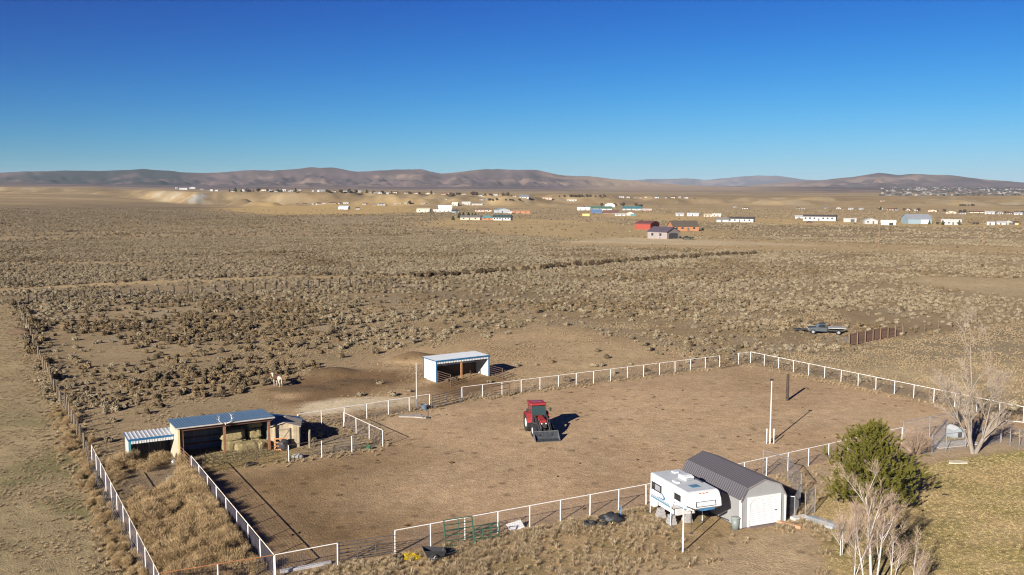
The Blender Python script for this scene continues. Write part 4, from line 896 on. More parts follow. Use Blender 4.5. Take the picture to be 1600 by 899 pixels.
tag(link('water_tub', MB().lathe([(0.001, 0), (.3, 0), (.36, .5), (.33, .5), (.28, .06), (0.001, .06)], 'z', (0, 0, 0), 16).mesh('water_tub', mat('tub_blue', (.09, .12, .17), .5)), None, G(663, 640)), 'dark blue-grey water tub by fence end at pipe gate', 'tub')

# ------------------------------------------------------------ things along the near fence
def tyre(p, label, r=.36, w=.2, rx=0, group=None):
    mb = MB(); h = w / 2; mb.lathe([(r * .6, 0), (r * .68, 0), (r * .95, .02), (r, h), (r * .95, w - .02), (r * .68, w), (r * .6, w), (r * .62, h), (r * .6, 0)], 'z', (0, 0, 0), 24)
    o = mb.build('old_tyre', rubber, None, True, loc=p); o.rotation_euler.x = rx; return tag(o, label, 'tyre', group)
tyre(G(623, 873), 'black tyre lying flat at the white fence end post')
YP = mat('yellow_twine', (.55, .40, .02), .8, .2, 6); straw_patch('yellow_twine_heap', 'bright yellow heap of baling twine beside black tyre', G(641, 872), .62, .36, 0, 1400, .28, YP, .16, 9)
CT = thing('garden_cart', 'black plastic two-wheeled garden cart with metal handle', 'cart', G(680, 875), R(14))
MB().add([(-.75, -.42, .78), (.62, -.38, .62), (.62, .38, .62), (-.75, .42, .78), (-.5, -.28, .28), (.5, -.28, .26), (.5, .28, .26), (-.5, .28, .28), (-.70, -.38, .76), (.58, -.34, .61), (.58, .34, .61), (-.70, .38, .76), (-.47, -.25, .32), (.47, -.25, .30), (.47, .25, .30), (-.47, .25, .32)],
    [(0, 1, 5, 4), (1, 2, 6, 5), (2, 3, 7, 6), (3, 0, 4, 7), (4, 5, 6, 7), (8, 12, 13, 9), (9, 13, 14, 10), (10, 14, 15, 11), (11, 15, 12, 8), (12, 15, 14, 13), (0, 8, 9, 1), (1, 9, 10, 2), (2, 10, 11, 3), (3, 11, 8, 0)]).build('tub', black_pl, CT, bevel=.02)
for s in (-1, 1):
    q = MB().lathe([(.20, -.05), (.25, -.05), (.27, 0), (.25, .05), (.20, .05), (.20, -.05)], 'y', (-.15, s * .45, .27), 22).build('wheel', rubber, CT, True)
    mb = MB()
    for k in range(6): t_ = k * math.pi / 3; mb.tube([(-.15, s * .45, .27), (-.15 + .21 * math.cos(t_), s * .45, .27 + .21 * math.sin(t_))], .014, 5)
    mb.build('spokes', galv, q)
MB().tube([(.45, -.25, .35), (.95, -.2, .42), (1.25, -.18, .5)], .02, 6).tube([(.45, .25, .35), (.95, .2, .42), (1.25, .18, .5)], .02, 6).tube([(1.25, -.2, .5), (1.25, .2, .5)], .025, 6).build('handle', tblk, CT)
green_p = mat('green_pipe', (.01, .065, .038), .5, .2, 4)
bars('taller green pipe feeder panel leaning against the white rail', G(697, 858), G(741, 851), 1.75, 6, green_p, 'livestock_feeder', 'feeder', r=.028, nv=1, z0=.15, tilt=R(-13))
bars('lower green pipe panel standing beside the taller green one', G(742, 851.5), G(781, 846), 1.15, 5, green_p, 'livestock_feeder', 'feeder', r=.026, nv=2, z0=.1, tilt=R(-11))
wb = MB(); wb.bb((-.55, -.02, 0), (.55, .02, .62)); ob = wb.build('white_board', mat('white_board', (.62, .62, .62), .5, .1, 2)); ob.location = G(809, 828); ob.rotation_euler = (R(-52), R(-6), R(32)); tag(ob, 'white sheet board leaning in weeds under the near fence', 'board')
tyre(G(922, 822), 'small tyre lying in weeds left of the black scrap heap', .42, .3)
lump('scrap_heap', 'black heap of tarped scrap in weeds below near fence', 'heap', G(953, 816), (.75, .45, .62), mat('black_tarp', (.02, .021, .025), .55, .3, 3), 11, amp=.8)
tyre(G(940, 819), 'tyre lying beside the black scrap heap, on fence side', .4, .24, .1)
tyre(G(967, 817), 'tyre tilted against the black scrap heap near blue stake', .38, .22, .5)
BS = thing('blue_stake', 'bright blue plastic pipe stake with pale base in the weeds', 'stake', G(970, 812)); MB().tube([(0, 0, 0), (.02, 0, .95)], .035, 8).build('pipe', mat('bright_blue', (.05, .25, .55), .5), BS); MB().bb((-.12, -.3, 0), (.2, .15, .1)).build('base', mat('pale_base', (.45, .45, .5), .6), BS)
TC = thing('trash_can', 'grey-green trash can with lid by the gambrel shed corner', 'trash can', G(1149, 827)); MB().lathe([(0.001, 0), (.24, 0), (.28, .75), (.0011, .75)], 'z', (0, 0, 0), 20).build('can', mat('can_green', (.17, .20, .19), .5), TC, True); MB().lathe([(0.001, .86), (.2, .83), (.31, .79), (.31, .755), (0.001, .755)], 'z', (0, 0, 0), 20).build('lid', mat('can_lid', (.22, .25, .24), .5), TC, True)
PB = MB(); PB.bb((-.85, -.12, 0), (.85, .12, .2)); ob = PB.build('timber_beam', mat('orange_beam', (.36, .21, .12), .85, .2, 3, bump=.3)); ob.location = G(1233, 822); ob.rotation_euler.z = R(-42); tag(ob, 'orange-brown timber beam on ground at the shed corner', 'beam')
sb = MB(); sb.box((0, 0, .09), (1.15, .5, .18)); ob = sb.build('step_block', mat('pale_block', (.55, .52, .49), .8, .1, 3)); ob.location = G(1249, 811); ob.rotation_euler.z = R(24); tag(ob, 'pale concrete step block at the chain-link gate', 'block')
gb = MB(); gb.prism([(-.55, 0), (.55, 0), (.5, .14), (.2, .26), (-.2, .26), (-.5, .14)], 'x', -1.05, 1.05); ob = gb.build('upturned_sled', mat('sled_grey', (.27, .29, .31), .6, .12, 2)); ob.location = G(1286, 818); ob.rotation_euler.z = R(-52); tag(ob, 'grey upturned plastic sled lying in weeds near the kennel', 'sled')

# ------------------------------------------------------------ chain-link runs
def link_panel(parent, a, b, h, sp=.16, r=.004):
    a = Vector(a); b = Vector(b); d = b - a; ln = d.length; ux = d.normalized(); mb = MB()
    n = int((ln + h) / sp)
    for k in range(1, n):
        s = k * sp
        for sg in (0, 1):
            x0, z0 = (s, 0) if s < ln else (ln, s - ln); x1, z1 = (0, s) if s < h else (s - h, h)
            if sg: x0, x1 = ln - x0, ln - x1
            p = a + ux * x0; q = a + ux * x1; mb.tube([(p.x, p.y, z0 + .05), (q.x, q.y, z1 + .05)], r, 3, False)
    tag(mb.build('chain_link', wire_l, parent), kind='stuff')
def chain_run(label, pxs, h, name='chain_link_fence', r=.032, sub=1):
    pts = [G(x, y) for x, y in pxs]; o = pts[0].copy(); t = thing(name, label, 'fence', o); P = [p - o for p in pts]
    for i, p in enumerate(P):
        MB().tube([p + Vector((0, 0, -.2)), p + Vector((0, 0, h + .06))], r, 8).build('post', galv, t)
        if i < len(P) - 1:
            MB().tube([p + Vector((0, 0, h)), P[i + 1] + Vector((0, 0, h))], r * .8, 8).build('top_rail', galv, t); link_panel(t, p, P[i + 1], h)
    return t
chain_run('chain-link dog run behind the gambrel shed, with slanting top rails', [(1192, 740), (1231, 752), (1251, 780)], 1.85)
chain_run('low chain-link fence from shed wall to kennel gate post', [(1224, 808), (1241, 810), (1250, 789)], 1.5)
chain_run('open chain-link gate panel standing beside the low kennel fence', [(1258, 809), (1273, 801)], 1.75)
chain_run('tall chain-link kennel beside round bare shrub and dog house', [(1411, 692), (1452, 684), (1490, 677)], 1.9)
chain_run('chain-link kennel side with gate on the pale concrete pad', [(1456, 709), (1478, 706), (1508, 702)], 1.55)
chain_run('chain-link kennel end running from gate toward the white corner post', [(1457, 708), (1479, 681)], 1.5)
chain_run('chain-link run right of the big bare tree', [(1534, 700), (1563, 692), (1578, 697), (1592, 703), (1620, 698)], 1.75)
pipe_fence('short white rail behind chain-link run right of big bare tree', [G(1564, 690), G(1640, 697)], 2, h=1.9, net=None)
pd = MB(); pd.box((0, 0, .03), (4.6, 1.7, .06)); ob = pd.build('concrete_pad', concrete); ob.location = G(1490, 694); ob.rotation_euler.z = R(18); tag(ob, 'pale concrete pad inside the kennel by the bare tree', 'pad')
straw_patch('kennel_straw', 'tan straw bedding spread in the kennel', G(1492, 686), 2.0, .9, R(20), 1800, .12, hay_m, .15, 12)
DH = thing('dog_house', 'grey-blue dog house in the kennel beside big bare tree', 'dog house', G(1497, 685), R(12))
dhm = mat('dog_house', (.28, .32, .35), .6, .1, 3); MB().prism([(-.55, 0), (.55, 0), (.6, .75), (0, 1.0), (-.6, .75)], 'y', -.1, 1.0).build('shell', dhm, DH); MB().bb((-.1, -.11, .05), (.3, -.102, .6)).build('doorway', tblk, DH)
for s in (-1, 1): MB().box((s * .32, .45, .91), (.74, 1.25, .05), ry=s * math.atan2(.25, .6)).build('roof_slope', mat('dog_roof', (.45, .47, .48), .6), DH)
MB().bb((-.12, -.08, 0), (.12, .08, .75)).build('utility_box', mat('box_blue', (.12, .16, .22), .5)); ob = bpy.data.objects['utility_box']; ob.location = G(1443, 708); tag(ob, 'small blue-grey utility box beside the round bare shrub', 'box')
MB().prism([(-.9, -.3), (-.3, -.42), (.6, -.35), (.95, .05), (.3, .4), (-.6, .3)], 'z', 0, .09).build('flagstone', mat('pale_stone', (.50, .43, .33), .9, .15, 3, bump=.3)); ob = bpy.data.objects['flagstone']; ob.location = G(1497, 723); tag(ob, 'flat pale flagstone at the edge of the lawn', 'stone')

# ------------------------------------------------------------ derelict truck, trailer and far clutter
def vehicle(label, cat, name, p, rz, body, L_, Wd, derelict=False):
    t = thing(name, label, cat, p, rz); m = mat('paint_' + name, body, .5, .25, 2, spec=.5)
    h = Wd / 2
    MB().prism([(0, .55), (.05, 1.0), (1.2, 1.08), (1.75, 1.12), (1.75, .5), (.1, .45)], 'y', -h * .95, h * .95).build('front_body', m, t, bevel=.05)
    MB().prism([(1.2, 1.07), (1.6, 1.62), (2.6, 1.65), (2.8, 1.07)], 'y', -h * .86, h * .86).build('cab', m, t, bevel=.05)
    MB().bb((1.74, -h * .95, .5), (2.85, h * .95, 1.08)).build('door_body', m, t)
    for s in (-1, 1): MB().add([(1.45, s * h * .875, 1.12), (2.6, s * h * .875, 1.12), (2.5, s * h * .87, 1.56), (1.68, s * h * .87, 1.56)], [(0, 1, 2, 3)]).build('side_window', glass_dark, t)
    MB().add([(1.22, -h * .8, 1.13), (1.22, h * .8, 1.13), (1.56, h * .76, 1.58), (1.56, -h * .76, 1.58)], [(0, 1, 2, 3)]).build('windscreen', glass_dark, t)
    if derelict:
        MB().bb((2.95, -h * 1.1, 1.0), (L_, h * 1.1, 1.10)).build('flat_bed', mat('bed_white', (.33, .33, .32), .6, .2, 2), t); MB().bb((2.9, -h * .4, .5), (L_ - .3, h * .4, .98)).build('frame', tblk, t)
    else:
        for s in (-1, 1): MB().bb((2.87, s * h * .95 - .05, .5), (L_, s * h * .95 + .05, 1.1)).build('bed_side', m, t)
        MB().bb((2.87, -h * .88, .5), (L_, h * .88, .6)).build('bed_floor', m, t); MB().bb((L_ - .08, -h * .88, .6), (L_, h * .88, 1.1)).build('tailgate', m, t)
    for s in (-1, 1):
        for x in (.75, L_ - 1.1):
            q = MB().lathe([(0.001, -.1), (.25, -.1), (.36, -.09), (.4, 0), (.36, .12), (.25, .12), (0.001, .12)], 'y', (x, s * h * .92, .4), 20).build('wheel', rubber, t, True); MB().lathe([(0.001, s * .125), (.2, s * .123), (.21, s * .1)], 'y', (x, s * h * .92, .4), 16).build('hub', galv, q)
        MB().bb((-.01, s * h * .7 - .1, .72), (.03, s * h * .7 + .1, .88)).build('headlight', mat('lamp_glass', (.6, .6, .58)), t)
    return t
vehicle('derelict blue-grey flatbed truck with white bed abandoned in sagebrush', 'truck', 'derelict_truck', G(1262, 521), R(-14), (.045, .055, .065), 5.6, 2.0, True)
UT = thing('utility_trailer', 'low dark utility trailer lying near the derelict truck', 'trailer', G(1240, 519), R(-8))
MB().bb((0, -.6, .45), (1.9, .6, .53)).build('deck', tblk, UT); MB().tube([(1.9, -.4, .45), (2.8, 0, .4)], .04, 6).tube([(1.9, .4, .45), (2.8, 0, .4)], .04, 6).build('tongue', tblk, UT)
for s in (-1, 1): MB().lathe([(0.001, -.08), (.3, -.08), (.32, 0), (.3, .08), (0.001, .08)], 'y', (.9, s * .72, .32), 16).build('wheel', rubber, UT)
tag(link('black_barrel', MB().lathe([(0.001, 0), (.3, 0), (.31, .3), (.3, .32), (.31, .6), (.3, .9), (0.001, .9)], 'z', (0, 0, 0), 16).mesh('black_barrel', black_pl, True), None, G(38, 533)), 'black barrel beside overgrown boundary fence', 'barrel')
lump('brush_heap', 'brown heap of old branches beside the black barrel', 'heap', G(29, 523), (1.7, .8, .9), mat('brush', (.10, .065, .04), .9, .4, 6, bump=.6), 17, amp=.5)
tyre(G(466, 721) + Vector((-3.6, -1.0, 0)), 'worn tyre half buried before the hay shed panels', .38, .18)
kb = MB(); kb.bb((-1.5, -.12, 0), (1.5, .12, .16)); ob = kb.build('kerb_block', mat('pale_kerb', (.42, .42, .43), .8, .12, 3)); ob.location = G(478, 888); ob.rotation_euler.z = R(27); tag(ob, 'long pale concrete kerb block lying under the short white fence', 'block')
# ------------------------------------------------------------ trees near the yard
def leaf_mat(name, cols, rough=.85, trans=.0, scale=.9):
    """foliage: random tint per object and slow variation through the crown"""
    m = bpy.data.materials.new(name); m.use_nodes = True; t = m.node_tree; n = t.nodes; L = t.links; p = n['Principled BSDF']; p.inputs['Roughness'].default_value = rough; p.inputs['Specular IOR Level'].default_value = .2
    oi = n.new('ShaderNodeObjectInfo'); ge = n.new('ShaderNodeNewGeometry'); nz = n.new('ShaderNodeTexNoise'); nz.inputs['Scale'].default_value = scale; nz.inputs['Detail'].default_value = 3
    L.new(ge.outputs['Position'], nz.inputs['Vector'])
    ad = n.new('ShaderNodeMath'); ad.operation = 'MULTIPLY_ADD'; L.new(oi.outputs['Random'], ad.inputs[0]); ad.inputs[1].default_value = .6
    mm = n.new('ShaderNodeMath'); mm.operation = 'MULTIPLY_ADD'; L.new(nz.outputs['Fac'], mm.inputs[0]); mm.inputs[1].default_value = .9; mm.inputs[2].default_value = -.25
    L.new(mm.outputs[0], ad.inputs[2])
    rp = n.new('ShaderNodeValToRGB'); e = rp.color_ramp.elements
    for i, c in enumerate(cols):
        q = e[i] if i < 2 else e.new(.5)
        q.position = i / (len(cols) - 1); q.color = (*c, 1)
    for i, c in enumerate(cols): e[i].color = (*c, 1); e[i].position = i / (len(cols) - 1)
    L.new(ad.outputs[0], rp.inputs['Fac']); L.new(rp.outputs['Color'], p.inputs['Base Color'])
    return m
def tri_needles(P, D, ln, wd, r):
    n = len(P); s = np.cross(D, r.normal(0, 1, (n, 3))); s /= np.linalg.norm(s, axis=1)[:, None] + 1e-9; s *= wd
    V = np.stack([P - s, P + s, P + D * ln], 1).reshape(-1, 3); return V, np.arange(n * 3, dtype=np.int32).reshape(-1, 3)
def pine(label, p, h, w, seed):
    r = np.random.default_rng(seed); t = thing('pine_tree', label, 'tree', p)
    tr = MB(); tr.tube([(0, 0, -.2), (.05, 0, h * .3), (-.05, .05, h * .65), (0, 0, h * .93)], [.17, .13, .08, .02], 8)
    tips = []
    for k in range(64):
        f = (k + .5) / 64; z = h * (.10 + .84 * f); a = k * 2.399 + r.normal(0, .3)
        reach = w / 2 * (1 - f ** 1.5) * 1.04 * (.72 + .45 * r.random()) * (1 - .35 * max(0, .22 - f) / .22) + .25
        d = np.array([math.cos(a), math.sin(a), 0]); e = d * reach + np.array([0, 0, reach * (.10 + .45 * f) + z]); m_ = d * reach * .5 + np.array([0, 0, z + reach * .02])
        tr.tube([(0, 0, z - .05), tuple(m_), tuple(e)], [.045 * (1.2 - f), .03, .012], 5, False)
        nb = int(6 + reach * 8)
        for j in range(nb):
            q = .28 + .74 * r.random(); c = (np.array([0, 0, z]) * (1 - q) ** 2 + 2 * q * (1 - q) * m_ + q * q * e) + r.normal(0, .17 + .08 * reach, 3) * [1, 1, .7]
            dd = d * r.uniform(.1, .8) + np.array([0, 0, r.uniform(.5, 1.0)]) + r.normal(0, .3, 3); tips.append((c, dd / np.linalg.norm(dd)))
    tr.build('trunk', mat('pine_bark', (.16, .125, .10), .9, .3, 6, bump=.5), t)
    P = []; D = []
    for c, d in tips:
        n = 85; s = r.uniform(0, 1, n); q = r.normal(0, 1, (n, 3)); q /= np.linalg.norm(q, axis=1)[:, None]
        P.append(c + d * (s * .42)[:, None]); v = q * .85 + d * (.55 + .5 * s)[:, None]; D.append(v / np.linalg.norm(v, axis=1)[:, None])
    P = np.concatenate(P); D = np.concatenate(D); V, F = tri_needles(P, D, .15, .017, r)
    link('crown', mkmesh('crown', V, F, leaf_mat('pine_needles', [(.042, .048, .012), (.095, .094, .017), (.16, .142, .026)], .75, scale=1.6)), t)
    return t
pine('bushy olive-green pine tree on the lawn edge beside the kennel', G(1357, 797), 6.2, 6.0, 5)
def bare_tree(name, label, p, stems, barkm, twigm, seed, gen=4, twig_r=.008, nside=5, lean=None, spread=.55, kids=(3, 5), shorten=.62, up=.35, twl=.5, twn=5):
    r = random.Random(seed); t = thing(name, label, 'tree', p); tb = MB(); cb = MB()
    def rv(): return Vector((r.gauss(0, 1), r.gauss(0, 1), r.gauss(0, 1))).normalized()
    def grow(a, d, ln, rad, g):
        n = 4 if g == 0 else 3; pts = [a]; rs = [rad]
        for i in range(n):
            d = (d + rv() * (.10 + .04 * g) + Vector((0, 0, up * .12 * (g > 0)))).normalized(); pts.append(pts[-1] + d * ln / n); rs.append(rad * (1 - .75 * (i + 1) / n) if g else rad * (1 - .6 * (i + 1) / n))
        (tb if g < 2 else cb).tube(pts, rs, nside if g < 2 else 3, False)
        if g >= gen:
            return
        k = r.randint(*kids) + (4 if g == 0 else 0)
        for j in range(k):
            f = r.uniform(.25 if g == 0 else .2, 1.0); i = min(n - 1, int(f * n)); q = pts[i].lerp(pts[i + 1], f * n - i); ax = rv(); dd = (pts[i + 1] - pts[i]).normalized()
            side = (ax - dd * ax.dot(dd)).normalized(); nd = (dd + side * r.uniform(spread * .6, spread * 1.4)).normalized()
            rr_ = rs[i] * r.uniform(.4, .62)
            grow(q, nd, ln * shorten * r.uniform(.55, 1.0) * (1.15 - .45 * f), max(rr_, twig_r), g + 1)
        for j in range(twn if g >= 1 else 0):
            q = pts[r.randint(1, n)]; nd = (d + rv() * .8 + Vector((0, 0, .3))).normalized(); cb.tube([q, q + nd * twl * r.uniform(.4, 1)], [twig_r, twig_r * .5], 3, False)
    for (off, dr, ln, rad) in stems: grow(Vector(off), Vector(dr).normalized(), ln, rad, 0)
    tb.build('trunk', barkm, t, True); cb.build('crown', twigm, t); return t
birch_bark = mat('birch_bark', (.47, .44, .42), .75, .10, 2.5, col2=(.30, .24, .2), mixs=(.60, .72)); twig_m = mat('pale_twigs', (.30, .225, .17), .85, .2, 3); twig_br = mat('brown_twigs', (.30, .22, .16), .85, .2, 3)
pale_bark = mat('pale_bark', (.215, .185, .155), .85, .18, 2, bump=.4)
bare_tree('birch_tree', 'leafless white-stemmed birch with twiggy crown before the lawn', G(1362, 928), [((0, 0, -.2), (.03, .05, 1), 5.6, .10), ((.25, .1, -.2), (.2, .12, 1), 4.6, .07), ((-.2, .1, -.2), (-.2, .1, 1), 4.0, .06)], birch_bark, twig_m, 11, 4, .0065, kids=(4, 5), shorten=.56, spread=.55, up=.6, twl=.5, twn=3)
for i, (x, y, hh, lab) in enumerate(((1313, 868, 2.7, 'thin leafless birch stem beside bare drive, left of the tall birch'), (1335, 898, 3.3, 'short bare birch sapling tight against the tall birch'), (1392, 915, 3.2, 'bare birch sapling on the lawn side of tall birch'), (1422, 935, 3.0, 'low bare birch sapling farthest onto the lawn'))):
    bare_tree('birch_sapling', lab, G(x, y), [((0, 0, -.1), (r_ := random.uniform(-.1, .1), .05, 1), hh, .045), ((.12, .08, -.1), (.15, -.1, 1), hh * .7, .03)], birch_bark, twig_m, 20 + i, 3, .006, kids=(4, 6), shorten=.58, spread=.55, up=.8, twl=.45, twn=4)
bare_tree('cottonwood_tree', 'large leafless tree with pale forked trunk beside the kennel', G(1520, 709), [((0, 0, -.2), (-.14, .22, 1), 5.0, .22), ((.15, .1, -.2), (.62, .25, 1), 4.2, .23), ((-.1, .3, .5), (.02, .12, 1), 8.6, .12), ((-.2, .1, .5), (-.34, .1, 1), 6.2, .075), ((.9, .3, 1.3), (.35, .2, 1), 5.0, .07)], pale_bark, mat('cotton_twigs', (.29, .24, .19), .85, .2, 3), 31, 4, .0085, kids=(4, 5), shorten=.54, spread=.55, up=.6, twl=.6, twn=3)
def bare_shrub(label, p, h, w, seed, m, n=240):
    r = random.Random(seed); t = thing('bare_shrub', label, 'shrub', p); mb = MB(); cb = MB()
    for k in range(n):
        a = r.uniform(0, 6.283); q = math.sqrt(r.random()); e = Vector((math.cos(a) * q * w / 2, math.sin(a) * q * w / 2, h * (1 - .55 * q * q) * r.uniform(.75, 1.05))); m_ = e * .5 + Vector((e.x * .12, e.y * .12, .1))
        b = Vector((math.cos(a) * .2 * q, math.sin(a) * .2 * q, 0)); mb.tube([b, m_, e], [.016, .011, .005], 3, False)
        for j in range(9):
            f = r.uniform(.35, 1); c = m_.lerp(e, f); d = Vector((r.gauss(0, .5), r.gauss(0, .5), r.gauss(.35, .3))).normalized() * r.uniform(.15, .4); cb.tube([c, c + d], [.006, .003], 3, False)
    mb.build('stems', m, t); cb.build('twigs', m, t)
bare_shrub('round leafless shrub in front of the chain-link kennel', G(1430, 710), 2.3, 2.9, 3, twig_br)

# ------------------------------------------------------------ shrub and grass meshes
ICO_V = []
def _ico():
    t = (1 + 5 ** .5) / 2
    V = np.array([(-1, t, 0), (1, t, 0), (-1, -t, 0), (1, -t, 0), (0, -1, t), (0, 1, t), (0, -1, -t), (0, 1, -t), (t, 0, -1), (t, 0, 1), (-t, 0, -1), (-t, 0, 1)]); V = V / np.linalg.norm(V[0])
    F = [(0, 11, 5), (0, 5, 1), (0, 1, 7), (0, 7, 10), (0, 10, 11), (1, 5, 9), (5, 11, 4), (11, 10, 2), (10, 7, 6), (7, 1, 8), (3, 9, 4), (3, 4, 2), (3, 2, 6), (3, 6, 8), (3, 8, 9), (4, 9, 5), (2, 4, 11), (6, 2, 10), (8, 6, 7), (9, 8, 1)]
    return V, F
def dome_shrub(seed, w, h, n, leaf, up=.35, lobes=7, core=True):
    """irregular clump: several rounded lobes, each a dense core wrapped in leafy sprays that follow its surface"""
    r = np.random.default_rng(seed); C_ = []; S = []
    for k in range(lobes):
        a = r.uniform(0, 6.283); q = math.sqrt(r.random()) * .58; C_.append([math.cos(a) * q * w / 2, math.sin(a) * q * w / 2, h * r.uniform(.28, .55) * (1 - .5 * q)]); S.append(r.uniform(.42, .72))
    C_[0] = [0, 0, h * .42]; C_ = np.array(C_); S = np.array(S); k = r.integers(0, lobes, n); d = r.normal(0, 1, (n, 3)); d[:, 2] = d[:, 2] * .8 + .25; d /= np.linalg.norm(d, axis=1)[:, None]
    ax = np.array([w * .36, w * .36, h * .60])
    P = C_[k] + d * (r.uniform(.8, 1.06, n) * S[k])[:, None] * ax; P[:, 2] = np.maximum(P[:, 2], .02 + .06 * r.random(n))
    nrm = d + r.normal(0, .6, (n, 3)); nrm /= np.linalg.norm(nrm, axis=1)[:, None]
    t1 = np.cross(nrm, r.normal(0, 1, (n, 3))); t1 /= np.linalg.norm(t1, axis=1)[:, None]; t1[:, 2] += up * .5; t1 /= np.linalg.norm(t1, axis=1)[:, None]; t2 = np.cross(nrm, t1)
    L = leaf * r.uniform(.6, 1.5, n); a = t1 * L[:, None]; b = t2 * (L * .42)[:, None]
    V = np.stack([P - a * .4 - b * .3, P + a * .15 - b, P + a * .7, P + a * .1 + b], 1).reshape(-1, 3); F = [tuple(range(i * 4, i * 4 + 4)) for i in range(n)]
    if core:
        iv, fi = _ico()
        for c, s_ in zip(C_, S):
            q = c + iv * s_ * ax * .74 * r.uniform(.88, 1.08, (12, 1)); q[:, 2] = np.maximum(q[:, 2], 0); o = len(V); V = np.concatenate([V, q]); F += [tuple(o + j for j in f) for f in fi]
    return V, F
def tuft(seed, h, w, n, bend=.5, wd=.012):
    r = np.random.default_rng(seed); a = r.uniform(0, 6.283, n); q = np.sqrt(r.random(n)) * w / 2
    P = np.stack([np.cos(a) * q * .5, np.sin(a) * q * .5, np.zeros(n)], 1); D = np.stack([np.cos(a) * bend * r.uniform(.2, 1, n) * 2 * q / w, np.sin(a) * bend * r.uniform(.2, 1, n) * 2 * q / w, np.ones(n)], 1) + r.normal(0, .14, (n, 3)) * [1, 1, .2]
    D /= np.linalg.norm(D, axis=1)[:, None]; L = h * r.uniform(.55, 1.1, n); s = np.stack([-np.sin(a), np.cos(a), np.zeros(n)], 1) * wd
    mid = P + D * (L * .55)[:, None]; tip = mid + (D + np.stack([np.cos(a) * .4, np.sin(a) * .4, -np.full(n, .15)], 1)) * (L * .42)[:, None]
    V = np.stack([P - s, P + s, mid + s * .8, mid - s * .8, tip], 1).reshape(-1, 3); b = np.arange(n) * 5
    F = [tuple(x) for x in np.stack([b, b + 1, b + 2, b + 3], 1)] + [tuple(x) for x in np.stack([b + 3, b + 2, b + 4], 1)]
    return V, F
sage_m = leaf_mat('sage_leaf', [(.13, .10, .066), (.195, .155, .10), (.265, .22, .148), (.335, .28, .195)], scale=.05)
rabbit_m = leaf_mat('rabbitbrush_leaf', [(.115, .082, .046), (.175, .126, .07), (.25, .182, .10)], scale=.06)
olive_m = leaf_mat('olive_brush', [(.085, .066, .04), (.13, .10, .06), (.19, .148, .09)], scale=.06)
dry_m = leaf_mat('dry_grass_blade', [(.24, .178, .105), (.32, .245, .15), (.40, .315, .205)], scale=.15)
weed_m = leaf_mat('tall_weed_stem', [(.23, .158, .082), (.33, .235, .125), (.43, .32, .18)], scale=.25)
lawn_m = leaf_mat('lawn_blade', [(.32, .245, .12), (.36, .28, .145), (.40, .315, .17)], scale=.12)
SAGE = [mkmesh('sagebrush', *dome_shrub(100 + i, 1.25 + .1 * (i % 3), .72 + .06 * (i % 2), 400, .125, lobes=6 + i % 4), sage_m) for i in range(6)]
RABB = [mkmesh('rabbitbrush', *dome_shrub(200 + i, 1.15, .85, 400, .13, up=.7, lobes=6), [rabbit_m, olive_m][i % 2]) for i in range(4)]
TUFT = [mkmesh('grass_tuft', *tuft(300 + i, .30, .62, 60, .9), dry_m) for i in range(4)]
def fluffy(seed, w, h, n, ln, wd, up=.6, lobes=6):
    """soft dry weed: fine stalks and awns radiating from several rounded heads"""
    r = np.random.default_rng(seed); C_ = []
    for k in range(lobes):
        a = r.uniform(0, 6.283); q = math.sqrt(r.random()) * .6; C_.append([math.cos(a) * q * w / 2, math.sin(a) * q * w / 2, h * r.uniform(.3, .68) * (1 - .4 * q)])
    C_[0] = [0, 0, h * .45]; C_ = np.array(C_); k = r.integers(0, lobes, n); d = r.normal(0, 1, (n, 3)); d[:, 2] = np.abs(d[:, 2]) * .8 - .1; d /= np.linalg.norm(d, axis=1)[:, None]
    P = C_[k] + d * (r.uniform(.15, 1, n) ** .5 * .30 * w)[:, None] * [1, 1, h / w]; P[:, 2] = np.maximum(P[:, 2], 0.01)
    D = d * .7 + r.normal(0, .45, (n, 3)); D[:, 2] += up; D /= np.linalg.norm(D, axis=1)[:, None]
    V, F = tri_needles(P, D * r.uniform(.6, 1.4, (n, 1)), ln, wd, r)
    m = 60; a = r.uniform(0, 6.283, m); B = np.stack([np.cos(a) * .12 * w, np.sin(a) * .12 * w, np.zeros(m)], 1); T = C_[r.integers(0, lobes, m)] + r.normal(0, .05, (m, 3)) - B; V2, F2 = tri_needles(B, T, 1.0, wd * 1.2, r)
    return np.concatenate([V, V2]), np.concatenate([F, F2 + len(V)])
WEED = [mkmesh('tall_weed', *fluffy(320 + i, 1.15, .95 + .1 * i, 1300, .17, .0065, .8), weed_m) for i in range(4)]
TUMB = [mkmesh('tumbleweed', *fluffy(340 + i, 1.0, .8, 1300, .14, .006, .1, 5), weed_m) for i in range(2)]
LAWN = [mkmesh('lawn_tuft', *tuft(360 + i, .06, .5, 34, 1.6, .008), lawn_m) for i in range(3)]

